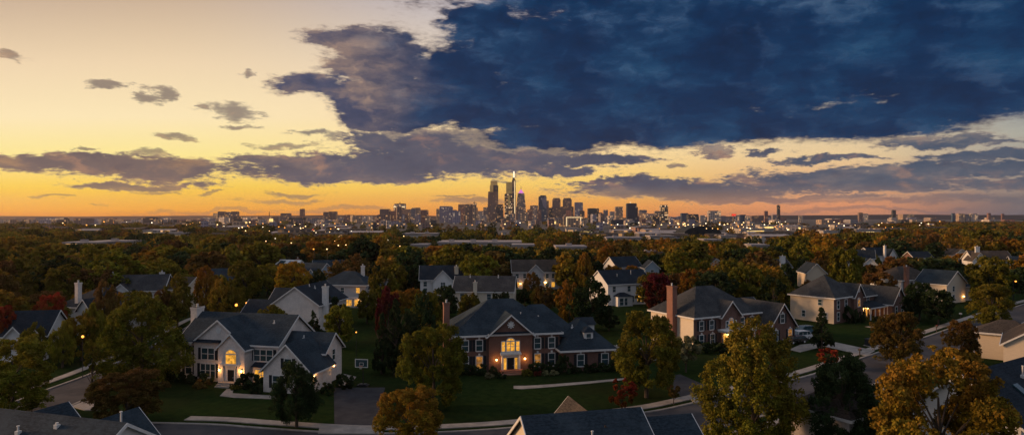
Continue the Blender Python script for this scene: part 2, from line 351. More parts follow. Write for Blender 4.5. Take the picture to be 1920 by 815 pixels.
def offset_line(pts, off):
    out = []
    for i, p in enumerate(pts):
        a = pts[max(i-1, 0)]; c = pts[min(i+1, len(pts)-1)]
        d = Vector((c[0]-a[0], c[1]-a[1])).normalized(); out.append((p[0]+d.y*off, p[1]-d.x*off))
    return out
def smooth(pts, n=6):
    P_ = [Vector((p[0], p[1])) for p in pts]; out = []
    for i in range(len(P_)-1):
        p0, p1, p2, p3 = P_[max(i-1,0)], P_[i], P_[i+1], P_[min(i+2,len(P_)-1)]
        for k in range(n):
            t = k/n; out.append(tuple(0.5*((2*p1)+(p2-p0)*t+(2*p0-5*p1+4*p2-p3)*t*t+(3*p1-p0-3*p2+p3)*t**3)))
    out.append(tuple(P_[-1])); return out
def strip(name, a, b, z, m, thick=0.0):
    s = MB()
    for i in range(len(a)-1):
        q = [(a[i][0],a[i][1]),(b[i][0],b[i][1]),(b[i+1][0],b[i+1][1]),(a[i+1][0],a[i+1][1])]
        if thick: s.hexa([(x, y, z-thick) for x, y in q]+[(x, y, z) for x, y in q])
        else: s.face([(x, y, z) for x, y in q])
    return tag(s.build(name, m), kind='structure')
def patch(name, pix, z, m, thick=0.0):
    s = MB(); p = [gp(*q) for q in pix]
    if thick: s.prism([(v.x, v.y, z-thick) for v in p], (0, 0, thick))
    else: s.face([(v.x, v.y, z) for v in p])
    return tag(s.build(name, m), kind='structure')
# far kerb of the main street (photo pixels), from the corner on the left to the right border
kerb_px = [(300,790),(400,797),(480,803),(620,812),(720,814),(837,811),(960,803),(1100,788),(1225,772),(1297,757),(1400,733),(1509,707),(1570,688),(1624,669),(1734,633),(1823,602),(1900,577),(1960,560),(2100,530)]
K = smooth([(-74, 80.2), (-64, 79.6), (-54, 78.7), (-44, 77.8)]+[(gp(*p).x, gp(*p).y) for p in kerb_px[1:]], 4)
W_ST = 8.2
K2 = offset_line(K, W_ST)
strip('road', K, K2, 0.03, M['asphalt'])
strip('kerb', offset_line(K, -0.35), offset_line(K, 0.0), 0.14, M['kerb'], 0.14)
strip('kerb', offset_line(K2, 0.0), offset_line(K2, 0.35), 0.14, M['kerb'], 0.14)
s1 = K[14:]; strip('sidewalk', offset_line(s1, -3.0), offset_line(s1, -1.5), 0.10, M['concrete'], 0.1)
s2 = K2[30:]; strip('sidewalk', offset_line(s2, 1.9), offset_line(s2, 3.4), 0.10, M['concrete'], 0.1)
side = smooth([(-62,66),(-60.6,80),(-60.5,92),(-60.5,104),(-62.5,122),(-66,142),(-69,160),(-68,178),(-58,192)], 6)
strip('road', offset_line(side, -4.1), offset_line(side, 4.1), 0.034, M['asphalt'])
for s_ in (-1, 1):
    strip('kerb', offset_line(side[8:], 4.1*s_), offset_line(side[8:], 4.45*s_), 0.14, M['kerb'], 0.14)
strip('sidewalk', offset_line(side[8:], -6.6), offset_line(side[8:], -8.0), 0.10, M['concrete'], 0.1)
patch('sidewalk', [(133,762),(160,752),(182,742),(176,758),(184,770),(158,769)], 0.105, M['concrete'], 0.1)
patch('driveway', [(626,726),(722,726),(704,797),(627,796)], 0.02, M['asphaltd'])
patch('driveway_apron', [(600,799),(704,799),(722,814.5),(596,813)], 0.12, M['concrete'], 0.11)
patch('path', [(652,724),(668,706),(655,703),(640,700),(636,706),(645,712),(634,722)], 0.05, M['concrete'], 0.05)
patch('path', [(412,742),(425,729),(438,729),(436,737),(506,741),(520,744),(520,748),(440,745)], 0.05, M['concrete'], 0.05)
patch('path', [(963,728),(963,723),(985,723),(1020,721),(1100,715),(1188,707),(1190,710),(1100,719),(1020,726),(980,729)], 0.05, M['concrete'], 0.05)
patch('driveway', [(1262,704),(1275,701),(1323,722),(1330,738),(1280,746),(1262,730)], 0.02, M['asphaltd'])
patch('driveway_apron', [(1290,745),(1330,737),(1345,744),(1303,756)], 0.12, M['concrete'], 0.11)
patch('driveway', [(1480,655),(1500,646),(1560,640),(1641,657),(1624,667),(1545,649),(1500,660)], 0.05, M['concrete'], 0.05)
patch('path', [(1622,612),(1640,611),(1668,603),(1664,608),(1640,615)], 0.05, M['concrete'], 0.05)

# ---------------------------------------------------------------- houses
PROT = []      # protected picture areas (x0, x1, y0, y1, distance): background trees stay out of them
FOOT = []      # footprints (x, y, radius)
LAND = []      # landmarks for labels (px, py, distance, phrase)
class House:
    def __init__(s, name, label, loc, rot, cat='house', group=None, wall='stucco', roof='roof'):
        s.root = empty(name, (loc[0], loc[1], 0), R(rot)); tag(s.root, label, cat, group); s.wm, s.rm = wall, roof
        s.b = {}; s.rot = R(rot); s.loc = loc
    def w(s, x, y, z=0):
        c, n = math.cos(s.rot), math.sin(s.rot); return Vector((s.loc[0]+x*c-y*n, s.loc[1]+x*n+y*c, z))
    def bk(s, part, m):
        return s.b.setdefault((part, m), MB())
    def walls(s, x0, x1, y0, y1, z0, z1, m=None, part='wall'):
        s.bk(part, m or s.wm).box(x0, x1, y0, y1, z0, z1)
    def fr(s, side, at, z=0):
        if side == 'f': return ((0, at, z), (1, 0, 0), (0, -1, 0))
        if side == 'b': return ((0, at, z), (1, 0, 0), (0, 1, 0))
        if side == 'l': return ((at, 0, z), (0, 1, 0), (-1, 0, 0))
        if side == 'r': return ((at, 0, z), (0, 1, 0), (1, 0, 0))
    def hip(s, x0, x1, y0, y1, z, h, ov=0.45, m=None, trim=True):
        m = m or s.rm; b = MB(); hx, hy = (x1-x0)/2, (y1-y0)/2; r = min(hx, hy); p = h/r; z0 = z-ov*p*0.4
        X0, X1, Y0, Y1 = x0-ov, x1+ov, y0-ov, y1+ov; ym, xm = (y0+y1)/2, (x0+x1)/2
        if hx >= hy: a, c = (X0+hy+ov, ym, z+h), (X1-hy-ov, ym, z+h)
        else: a, c = (xm, Y0+hx+ov, z+h), (xm, Y1-hx-ov, z+h)
        e = [(X0,Y0,z0),(X1,Y0,z0),(X1,Y1,z0),(X0,Y1,z0)]
        if hx >= hy: fs = [[e[0],e[1],c,a],[e[1],e[2],c],[e[2],e[3],a,c],[e[3],e[0],a]]
        else: fs = [[e[0],e[1],a],[e[1],e[2],c,a],[e[2],e[3],c],[e[3],e[0],a,c]]
        for f in fs: b.face(f)
        lo = [(q[0], q[1], z0-0.05) for q in e]; b.face(lo[::-1])
        for i in range(4): b.face([lo[i], lo[(i+1) % 4], e[(i+1) % 4], e[i]])
        if trim:
            t = s.bk('trim', 'white'); k = 0.10
            t.box(X0-k, X1+k, Y0-k, Y0, z0-0.30, z0-0.02); t.box(X0-k, X1+k, Y1, Y1+k, z0-0.30, z0-0.02)
            t.box(X0-k, X0, Y0, Y1, z0-0.30, z0-0.02); t.box(X1, X1+k, Y0, Y1, z0-0.30, z0-0.02)
            t.box(X0, X1, Y0, y0, z0-0.24, z0-0.06); t.box(X0, x0, y0, Y1, z0-0.24, z0-0.06)
            t.box(x1, X1, y0, Y1, z0-0.24, z0-0.06)
        return b.build('roof', M[m], s.root)
    def gable(s, x0, x1, y0, y1, z, h, axis='x', ov=0.4, m=None, ends=(1, 1), wm=None, wpart='wall', th=0.16):
        m = m or s.rm; wm = wm or s.wm
        sw = (lambda u, v, w_: (u, v, w_)) if axis == 'x' else (lambda u, v, w_: (v, u, w_))
        u0, u1, v0, v1 = (x0, x1, y0, y1) if axis == 'x' else (y0, y1, x0, x1)
        vm, hw = (v0+v1)/2, (v1-v0)/2; p = h/hw
        U0, U1 = u0-(ov if ends[0] else 0), u1+(ov if ends[1] else 0)
        prof = [(v0-ov, z-ov*p), (vm, z+h), (v1+ov, z-ov*p), (v1+ov, z-ov*p-th), (vm, z+h-th), (v0-ov, z-ov*p-th)]
        b = MB(); b.prism([sw(U0, a, c) for a, c in prof], sw(U1-U0, 0, 0)); r = b.build('roof', M[m], s.root)
        t = s.bk('trim', 'white'); q = 0.26
        for on, U, sg in ((ends[0], U0, -1), (ends[1], U1, 1)):
            if on:
                for (va, vb) in ((v0-ov, vm), (v1+ov, vm)):
                    t.prism([sw(U, va, z-ov*p-0.02), sw(U, vb, z+h-0.02), sw(U, vb, z+h-0.02-q), sw(U, va, z-ov*p-0.02-q)], sw(0.07*sg, 0, 0))
        for va, sg in ((v0-ov, -1), (v1+ov, 1)):
            a, c = sw(U0, va, 0), sw(U1, va+0.1*sg, 0)
            t.box(min(a[0],c[0]), max(a[0],c[0]), min(a[1],c[1]), max(a[1],c[1]), z-ov*p-th-0.1, z-ov*p-0.03)
        for on, U, dd in ((ends[0], u0, 0.2), (ends[1], u1, -0.2)):
            if on: s.bk(wpart, wm).prism([sw(U, v0+0.02, z-0.01), sw(U, v1-0.02, z-0.01), sw(U, vm, z+h-th-0.02)], sw(dd, 0, 0))
        return r
    def window(s, fr, u, v, w=1.0, h=1.6, lit=None, shut=True, key=False, arch=False, mull=1, name='window', rows=2):
        o = MB(); k = 0.11; T = 'white'
        o.fbox(fr, u-w/2-k, u-w/2, v-k, v+h+k, -0.02, 0.09); o.fbox(fr, u+w/2, u+w/2+k, v-k, v+h+k, -0.02, 0.09)
        o.fbox(fr, u-w/2, u+w/2, v-k-0.05, v, -0.02, 0.12); o.fbox(fr, u-w/2, u+w/2, v+h, v+h+k+0.04, -0.02, 0.10)
        for i in range(1, mull): x = u-w/2+w*i/mull; o.fbox(fr, x-0.05, x+0.05, v, v+h, -0.02, 0.08)
        for j in range(1, rows): y = v+h*j/rows; o.fbox(fr, u-w/2, u+w/2, y-0.035, y+0.035, -0.02, 0.07)
        if key: o.fbox(fr, u-0.14, u+0.14, v+h+k+0.04, v+h+0.48, -0.01, 0.13)
        p = MB(); p.fbox(fr, u-w/2, u+w/2, v, v+h, -0.05, 0.04)
        if arch:
            O, U, N = fr; pt = lambda uu, vv, nn: (O[0]+U[0]*uu+N[0]*nn, O[1]+U[1]*uu+N[1]*nn, O[2]+vv)
            n = 10; rr = w/2; arc = [(u+rr*math.cos(math.pi*i/n), v+h+rr*0.8*math.sin(math.pi*i/n)) for i in range(n+1)]
            p.prism([pt(a, c, 0.045) for a, c in arc], tuple(x*-0.09 for x in N))
            arc2 = [(u+(rr+k*1.3)*math.cos(math.pi*i/n), v+h+(rr*0.8+k*1.3)*math.sin(math.pi*i/n)) for i in range(n+1)]
            for i in range(n): o.prism([pt(*arc[i], 0.11), pt(*arc[i+1], 0.11), pt(*arc2[i+1], 0.11), pt(*arc2[i], 0.11)], tuple(x*-0.12 for x in N))
            for a in (math.pi/4, math.pi/2, 3*math.pi/4):
                c0 = Vector(pt(u, v+h, 0.07)); c1 = Vector(pt(u+rr*math.cos(a), v+h+rr*0.8*math.sin(a), 0.07)); o.tube(c0, c1, 0.025, n=4)
        wo = o.build(name, M[T], s.root)
        p.build('pane', M[{None:'glass', 'lit':'litglass', 'dim':'dimglass'}[lit]], wo)
        if shut:
            sw_ = 0.46
            for a in (u-w/2-k-sw_-0.02, u+w/2+k+0.02):
                q = MB(); q.fbox(fr, a, a+sw_, v-0.05, v+h+0.08, -0.01, 0.06)
                for j in range(int(h/0.16)): q.fbox(fr, a+0.06, a+sw_-0.06, v+0.05+j*0.16, v+0.12+j*0.16, 0.05, 0.085)
                q.build('shutter', M['shutter'], wo)
        return wo
    def door(s, fr, u, w=1.1, h=2.2, surround=True, side=True):
        o = MB(); o.fbox(fr, u-w/2, u+w/2, 0.02, h, -0.02, 0.05)
        for a in (-0.25, 0.25):
            for z_ in (0.3, 1.2): o.fbox(fr, u+a-0.17, u+a+0.17, z_, z_+0.7, 0.05, 0.075)
        d = o.build('door', M['door'], s.root); k = MB(); O, U, N = fr
        c = (O[0]+U[0]*(u+w*0.38)+N[0]*0.12, O[1]+U[1]*(u+w*0.38)+N[1]*0.12, O[2]+1.05); k.ball(c, 0.06, n=6); k.build('handle', M['pipe'], d)
        q = MB(); 
        W_ = w/2+(0.55 if side else 0.05)
        for sg in (-1, 1):
            q.fbox(fr, min(u+sg*W_, u+sg*(W_+0.2)), max(u+sg*W_, u+sg*(W_+0.2)), 0.0, h+0.35, -0.02, 0.16)
            q.fbox(fr, min(u+sg*w/2, u+sg*(w/2+0.1)), max(u+sg*w/2, u+sg*(w/2+0.1)), 0.0, h, -0.02, 0.10)
        q.fbox(fr, u-W_, u+W_, h, h+0.35, -0.02, 0.14); q.fbox(fr, u-W_-0.3, u+W_+0.3, h+0.35, h+0.6, -0.02, 0.24)
        so = q.build('door_surround', M['white'], s.root)
        if side:
            for sg in (-1, 1):
                p = MB(); a = u+sg*(w/2+0.32); p.fbox(fr, a-0.2, a+0.2, 0.3, h-0.1, -0.03, 0.04); p.build('pane', M['litglass'], so)
    def chimney(s, x, y, z0, z1, w=1.0, d=0.8, m='brickc', pots=1):
        b = MB(); b.box(x-w/2, x+w/2, y-d/2, y+d/2, z0, z1); b.box(x-w/2-0.08, x+w/2+0.08, y-d/2-0.08, y+d/2+0.08, z1-0.25, z1)
        b.box(x-w/2-0.04, x+w/2+0.04, y-d/2-0.04, y+d/2+0.04, z1-0.45, z1-0.32)
        c = b.build('chimney', M[m], s.root); p = MB()
        for i in range(pots): xx = x+(i-(pots-1)/2)*0.5; p.tube((xx, y, z1), (xx, y, z1+0.35), 0.16, 0.14); p.tube((xx, y, z1+0.42), (xx, y, z1+0.48), 0.2, 0.2)
        p.tube((x, y, z1+0.3), (x, y, z1+0.45), 0.05); p.build('flue', M['pipe'], c)
    def sconce(s, fr, u, v, power=14.0, r=0.10):
        O, U, N = fr; c = Vector((O[0]+U[0]*u+N[0]*0.22, O[1]+U[1]*u+N[1]*0.22, O[2]+v))
        b = MB(); b.fbox(fr, u-0.05, u+0.05, v-0.22, v+0.22, 0.0, 0.1); b.tube(c+Vector((0,0,0.16)), c+Vector((0,0,0.24)), 0.13, 0.03, 6)
        h = b.build('wall_lantern', M['metal'], s.root); q = MB(); q.ball(c, r, 0.15, 8); q.build('bulb', M['lamp'], h)
        ld = bpy.data.lights.new('lantern_light', 'POINT'); ld.energy = power; ld.color = (1.0, 0.42, 0.10); ld.shadow_soft_size = 0.12
        l = bpy.data.objects.new('lantern_light', ld); COL.objects.link(l); l.parent = s.root; l.location = c+Vector(N)*0.35
    def vent(s, x, y, z, h=0.6):
        b = MB(); b.tube((x, y, z-0.5), (x, y, z+h), 0.07, n=6); b.tube((x,y,z+h),(x,y,z+h+0.06), 0.11, n=6); b.box(x-0.16, x+0.16, y-0.16, y+0.16, z-0.3, z+0.02)
        b.build('vent_pipe', M['pipe'], s.root)
    def steps(s, x, y0, w=2.4, n=3, run=0.35, rise=0.17, m='concrete'):
        b = MB()
        for i in range(n): b.box(x-w/2-0.0, x+w/2, y0-run*(i+1)-0.9, y0, 0, rise*(n-i)) if i == 0 else b.box(x-w/2, x+w/2, y0-0.9-run*(i+1), y0-0.9-run*i, 0, rise*(n-i))
        b.build('steps', M[m], s.root)
    def done(s, prot=None, land=None, foot=None):
        for (part, m), b in s.b.items(): b.build(part, M[m], s.root)
        if prot: PROT.append(prot)
        if foot: FOOT.append(foot)
        if land: LAND.append(land)
def shrub_spots(h, pts, out):
    for (x, y, w, hh, c) in pts:
        p = h.w(x, y); out.append((p.x, p.y, w, hh, c))
SHRUBS = []

# pale colonial house with the lit arched window
o = gp(338, 707.5)
h = House('colonial_house', 'pale two-storey colonial house with lit arched window and side garage beside the driveway', (o.x, o.y), -13, wall='stucco', roof='roof')
h.walls(0, 16.4, 0, 10, 0, 5.8); h.gable(0, 16.4, 0, 10, 5.8, 3.5, 'x')
h.walls(3.0, 11.4, -0.8, 0.2, 0, 5.8); h.gable(3.0, 11.4, -0.8, 5.0, 5.8, 3.3, 'y', ends=(1, 0), ov=0.35)
pb = MB(); pb.prism([(3.1,-1.5,5.75),(3.1,-0.8,6.1),(3.1,-0.8,5.7)], (4.5,0,0)); pb.build('pent_roof', M['roofd'], h.root)
h.walls(7.9, 12.2, -1.9, 0, 0, 5.35); h.gable(7.9, 12.2, -1.9, 2.0, 5.35, 2.05, 'y', ends=(1, 0), ov=0.32, th=0.14)
f0, f1, f2 = h.fr('f', 0), h.fr('f', -0.8), h.fr('f', -1.9)
h.window(f0, 1.5, 3.3, 1.05, 1.55); h.window(f0, 1.5, 0.7, 1.05, 1.9)
h.window(f1, 5.4, 3.2, 2.1, 1.6, mull=2); h.window(f1, 5.4, 0.6, 2.4, 1.9, mull=3)
b = MB(); b.tube((7.2, -0.86, 7.5), (7.2, -0.70, 7.5), 0.45, n=16); b.build('round_vent', M['white'], h.root)
h.window(f2, 10.05, 2.95, 1.7, 1.35, lit='lit', shut=False, arch=True, mull=1, rows=1)
b = MB(); b.fbox(f2, 8.55, 8.9, 0.0, 2.75, 0, 0.3); b.fbox(f2, 11.2, 11.55, 0.0, 2.75, 0, 0.3); b.fbox(f2, 8.45, 11.65, 2.75, 3.0, 0, 0.4)
b.build('portico', M['white'], h.root)
h.door(f2, 10.05, 1.05, 2.15, side=False); h.sconce(f2, 8.25, 2.05, 60, 0.13); h.sconce(f2, 11.85, 2.05, 60, 0.13)
h.steps(10.05, -1.9, 2.6)
h.window(f0, 14.0, 3.2, 3.0, 1.6, mull=3)
h.walls(12.9, 15.7, -0.9, 0.1, 0, 2.5, part='bay'); h.window(h.fr('f', -0.9), 14.3, 0.6, 2.1, 1.5, lit='lit', shut=False, mull=2)
b = MB(); b.prism([(12.7,-1.2,2.5),(12.7,0.0,2.5),(12.7,0.0,3.1)], (3.2,0,0)); b.build('bay_roof', M['roofd'], h.root)
h.chimney(-0.65, 4.6, 0, 10.0, 1.1, 1.7, 'stucco', 1)
# garage wing
h.walls(15.6, 23.2, 1.0, 6.2, 0, 4.9); h.gable(15.6, 23.2, 1.0, 6.2, 4.9, 2.2, 'x', ends=(0, 1))
h.walls(16.9, 24.2, -4.4, 1.2, 0, 3.3); h.gable(16.9, 24.2, -4.4, 2.0, 3.3, 3.5, 'y', ends=(1, 0))
f3 = h.fr('f', -4.4); h.window(f3, 20.7, 3.4, 1.0, 1.3, key=True); h.window(f3, 18.9, 0.7, 1.0, 1.6)
r1 = h.fr('r', 24.2); r2 = h.fr('r', 23.2)
for u in (-2.9, -0.3):
    b = MB(); b.fbox(r1, u-1.15, u+1.15, 0.02, 2.2, -0.02, 0.05)
    for j in range(4): b.fbox(r1, u-1.1, u+1.1, 0.08+j*0.53, 0.52+j*0.53, 0.05, 0.08)
    b.build('garage_door', M['white'], h.root)
h.sconce(r1, -4.1, 2.5, 40, 0.14); h.sconce(r1, 1.05, 2.8, 40, 0.14); h.window(r2, 3.6, 3.1, 0.8, 1.5, shut=False)
h.vent(19.0, 2.6, 6.3, 0.3); h.vent(4.2, 6.4, 8.3, 0.5); h.vent(13.6, 3.4, 8.2, 0.3)
shrub_spots(h, [(1.0,-1.6,2.2,1.5,'DG'),(3.0,-2.2,2.0,1.4,'DG'),(4.8,-2.4,2.4,1.5,'DG'),(6.6,-2.6,2.2,1.5,'DG'),(7.2,-4.4,2.2,1.3,'B'),(-1.5,-1.5,3,2.4,'DG'),(13.3,-3.0,2.8,1.9,'DG'),(15.2,-3.4,2.8,1.8,'DG'),(12.2,-4.4,1.2,0.9,'G'),(16.4,-5.4,1.8,1.2,'DG'),(26,-3.5,2.2,1.4,'DG'),(27,0,2.6,1.9,'DG')], SHRUBS)
h.done((325, 628, 585, 735, 94), (480, 660, 97, 'the pale colonial house'), (h.w(11, 3).x, h.w(11, 3).y, 14))

# brick manor in the middle
h = House('brick_manor', 'dark red brick house with lit arched window, white entry gable and hip roof', (wx(854, 102.5), 102.5), 12, wall='brick', roof='roof')
h.walls(0, 16.6, 0, 12.5, 0, 6.0); h.hip(0, 16.6, 0, 12.5, 6.0, 4.6)
h.walls(-0.12, 0.0, 0.1, 12.4, 0, 5.9, 'cream', 'side_wall')
h.walls(5.1, 12.0, -0.7, 0.1, 0, 6.0); h.gable(5.1, 12.0, -0.7, 6.0, 6.0, 3.0, 'y', ends=(1, 0))
t = h.bk('trim', 'white'); t.box(4.9, 12.2, -0.95, -0.7, 5.72, 6.02); t.box(5.3, 11.8, -0.78, -0.7, 6.02, 6.1)
pb = MB(); pb.prism([(5.2,-1.15,6.03),(5.2,-0.71,6.28),(5.2,-0.71,6.0)], (6.7,0,0)); pb.build('pent_roof', M['roofd'], h.root)
b = MB(); 
for a in range(8):
    t_ = a*math.pi/4; b.tube((8.55, -0.8, 7.35), (8.55+0.55*math.cos(t_), -0.8, 7.35+0.55*math.sin(t_)), 0.07, 0.13, 6)
b.tube((8.55,-0.9,7.35),(8.55,-0.7,7.35), 0.28, n=12); b.build('gable_ornament', M['white'], h.root)
f0, f1 = h.fr('f', 0), h.fr('f', -0.7)
for u in (1.5, 3.7, 13.0, 15.3): h.window(f0, u, 3.4, 0.95, 1.6, key=True)
h.window(f0, 1.5, 0.6, 0.95, 1.9, key=True); h.window(f0, 3.7, 0.6, 0.95, 1.9, key=True, lit='dim'); h.window(f0, 13.0, 0.6, 0.95, 1.9, key=True, lit='dim'); h.window(f0, 15.3, 0.6, 0.95, 1.9, key=True)
h.window(f1, 8.5, 3.3, 1.25, 1.45, lit='lit', shut=False, arch=True, mull=2, rows=2)
for u in (7.35, 9.65): h.window(f1, u, 3.3, 0.5, 1.45, lit='lit', shut=False, mull=1)
h.bk('trim', 'white').fbox(f1, 6.9, 10.1, 3.0, 3.17, 0, 0.15)
h.door(f1, 8.5, 1.1, 2.3); b = MB(); b.fbox(f1, 7.0, 7.3, 0.3, 2.75, 0, 0.35); b.fbox(f1, 9.7, 10.0, 0.3, 2.75, 0, 0.35); b.fbox(f1, 6.85, 10.15, 2.75, 3.0, 0, 0.5); b.build('portico', M['white'], h.root)
h.sconce(f1, 6.25, 2.05, 50, 0.15); h.sconce(f1, 10.75, 2.05, 50, 0.15); h.steps(8.5, -0.7, 3.6, 3, 0.4, 0.16, 'brickc')
h.chimney(-0.75, 6.0, 0, 10.2, 0.9, 1.5, 'brickc', 1)
h.walls(16.6, 25.0, -2.2, 7.8, 0, 3.5); h.hip(16.4, 25.0, -2.2, 7.8, 3.5, 3.9, ov=0.4)
h.walls(16.6, 20.4, 1.6, 11.2, 0, 4.95); h.hip(8.0, 20.8, 1.2, 11.6, 5.0, 4.5, ov=0.2, trim=False)
f2 = h.fr('f', -2.2); h.window(f2, 19.4, 0.8, 1.05, 1.75, key=True); h.window(f2, 23.4, 0.8, 1.05, 1.75, key=True)
# front dormer and rear dormer
b = MB(); b.box(20.4, 21.9, -0.9, 2.4, 3.9, 5.85); dm = b.build('dormer', M['whiteside'], h.root)
b = MB(); b.prism([(20.15,-1.15,5.8),(22.15,-1.15,5.8),(21.15,-0.5,6.45)], (0,3.6,0)); b.build('roof', M['roofd'], dm)
h.window(h.fr('f', -0.9), 21.15, 4.25, 0.75, 1.3, shut=False, mull=1)
b = MB(); b.box(21.6, 24.2, 5.2, 8.6, 3.4, 6.0); dm = b.build('dormer', M['whiteside'], h.root)
b = MB(); b.prism([(21.3,4.9,5.95),(21.3,8.9,5.95),(21.3,6.9,7.0)], (3.2,0,0)); b.build('roof', M['roofd'], dm)
h.vent(6.5, 8.0, 9.8, 0.3); h.vent(11.0, 3.2, 8.3, 0.35); h.vent(13.8, 2.6, 7.8, 0.3); h.vent(19.2, 1.6, 6.3, 0.3)
shrub_spots(h, [(1.5,-1.2,2.2,1.6,'DG'),(3.6,-1.3,2.4,1.6,'DG'),(5.6,-2.2,1.6,1.3,'DG'),(12.3,-1.6,2.4,1.5,'DG'),(14.3,-1.4,2.4,1.5,'DG'),(16.2,-3.4,2.4,2.6,'DG'),(18.2,-3.4,1.8,1.2,'DG'),(20.6,-3.3,2.4,1.5,'DG'),(22.6,-3.3,2.0,1.2,'DG'),
  (10.4,-3.4,1.6,0.9,'G'),(12.0,-3.8,1.3,0.8,'M'),(13.3,-4.0,1.4,0.8,'P'),(14.6,-4.2,1.5,0.7,'P'),(6.4,-4.2,1.6,0.9,'DG'),(4.6,-4.2,1.5,0.8,'P'),(24.6,-3.6,2.2,1.6,'DG')], SHRUBS)
h.done((830, 1160, 556, 722, 96), (1000, 650, 104, 'the brick house with the lit arch'), (h.w(12, 5).x, h.w(12, 5).y, 15))
# white fence behind it
b = MB(); root = empty('white_fence', (wx(1140, 116), 116, 0), R(-32)); tag(root, 'white vinyl fence behind the dormered wing of the brick house', 'fence')
for i in range(8): b = MB(); b.box(i*1.6-0.07, i*1.6+0.07, -0.07, 0.07, 0, 2.05); b.build('fence_post', M['white'], root)
b = MB()
for i in range(7):
    b.box(i*1.6+0.07, i*1.6+1.53, -0.03, 0.03, 0.1, 1.9)
b.build('panel', M['whiteside'], root)

# brick house with cream side
h = House('brick_house', 'brick house with cream siding end, tall chimney and small lit front porch', (33.1, 121), 28, wall='brick', roof='roofg')
h.walls(0, 16.4, 0, 12, 0, 6.0); h.hip(0, 16.4, 0, 12, 6.0, 4.7)
h.walls(-0.12, 0.0, 0.1, 11.9, 0, 5.9, 'cream', 'side_wall')
h.walls(6.0, 11.0, -0.6, 0.1, 0, 6.0); h.gable(6.2, 10.8, -0.6, 4.5, 6.0, 2.5, 'y', ends=(1, 0))
f0, f1 = h.fr('f', 0), h.fr('f', -0.6)
for u in (1.7, 4.2, 12.0, 14.6): h.window(f0, u, 3.4, 0.95, 1.6, key=True)
for u in (1.7, 4.4, 13.5): h.window(f0, u, 0.6, 0.95, 1.9, key=True, lit='dim' if u > 12 else None)
h.window(f1, 8.5, 3.5, 0.9, 1.35, lit='dim', shut=False, arch=True); h.window(f1, 7.5, 3.5, 0.55, 1.2, shut=False); h.window(f1, 9.5, 3.5, 0.55, 1.2, shut=False)
h.window(f1, 6.8, 0.5, 0.6, 1.9, lit='lit', shut=False); h.window(f1, 10.2, 0.5, 0.6, 1.9, lit='lit', shut=False); h.door(f1, 8.5, 1.1, 2.2)
p = MB(); p.box(5.2, 12.2, -3.3, -0.6, 2.95, 3.25); p.box(5.05, 12.35, -3.45, -0.6, 3.25, 3.4)
for i in range(24): p.box(5.2+i*0.3, 5.3+i*0.3, -3.35, -3.28, 3.4, 3.62)
p.box(5.15, 12.25, -3.38, -3.25, 3.62, 3.68); pr = p.build('porch_canopy', M['white'], h.root)
for u in (5.5, 7.3, 9.8, 11.9):
    q = MB(); q.tube((u, -3.1, 0.2), (u, -3.1, 2.95), 0.16, 0.13, 10); q.box(u-0.22, u+0.22, -3.32, -2.88, 0.1, 0.3); q.build('column', M['white'], h.root)
h.sconce(f1, 7.5, 2.2, 70, 0.16); h.sconce(f1, 9.5, 2.2, 70, 0.16); h.sconce(f0, 12.6, 2.6, 40, 0.14)
h.window(h.fr('l', -0.12), 9.8, 3.0, 0.9, 1.8, shut=False)
h.chimney(-0.7, 5.2, 0, 11.2, 1.1, 1.6, 'brickc', 1)
h.walls(13, 22, 3.5, 11, 0, 4.6); h.gable(12.5, 22.4, 3.0, 11, 4.6, 3.1, 'x', ends=(0, 1), ov=0.3)
h.walls(15.7, 22.6, -3.3, 4, 0, 3.6); h.gable(15.7, 22.6, -3.3, 7, 3.6, 4.1, 'y', ends=(1, 0), ov=0.45)
f2 = h.fr('f', -3.3); h.window(f2, 19.1, 4.0, 1.0, 1.6, key=True); h.window(f2, 21.2, 0.7, 1.0, 1.9, key=True, lit='dim'); h.window(f2, 17.3, 0.7, 1.0, 1.9, key=True)
h.walls(22.4, 26.5, 3.5, 9, 0, 3.0); h.gable(22.4, 26.5, 3.5, 9, 3.0, 1.6, 'x', ends=(0, 1))
shrub_spots(h, [(1.5,-1.5,2.2,1.4,'DG'),(3.5,-1.6,2.2,1.3,'DG'),(3.0,-4.5,3.5,1.6,'DG'),(0.0,-4.0,2.2,1.8,'DG'),(20.5,-4.6,1.6,1.1,'DG'),(22.0,-4.4,1.8,1.1,'DG'),(17.5,-4.6,1.6,1.0,'DG'),(-2,-2.0,2.6,2.4,'DG'),(5.0,-4.2,2.0,2.2,'DG')], SHRUBS)
h.done((1226, 1527, 530, 660, 118), (1370, 600, 125, 'the brick house with the small lit porch'), (h.w(11, 4).x, h.w(11, 4).y, 14))

# beige and brick house further right
h = House('beige_sided_house', 'beige-sided house with brick front, columned lit porch and grey hip roof', (72.7, 150.5), 36, wall='brick', roof='roofg')
h.walls(0, 11, 0, 10.6, 0, 6.0); h.hip(0, 11, 0, 10.6, 6.0, 4.5)
h.walls(-0.12, 0.0, 0.0, 10.6, 0, 5.9, 'beige', 'side_wall')
h.walls(7.6, 11.8, -0.7, 3, 0, 6.0); h.gable(7.6, 11.8, -0.7, 5, 6.0, 2.6, 'y', ends=(1, 0))
h.walls(11, 21, 1.0, 9.5, 0, 5.3); h.gable(10, 21, 1.0, 9.5, 5.3, 2.2, 'x', ends=(0, 1))
h.walls(20, 27, -3.5, 8, 0, 3.6); h.gable(20, 27, -3.5, 8, 3.6, 3.6, 'y', ends=(1, 1))
f0 = h.fr('f', 0); fl = h.fr('l', -0.12); f1 = h.fr('f', -0.7); f3 = h.fr('f', 1.0)
for u in (1.8, 5.2): h.window(f0, u, 3.3, 1.0, 1.8, shut=False)
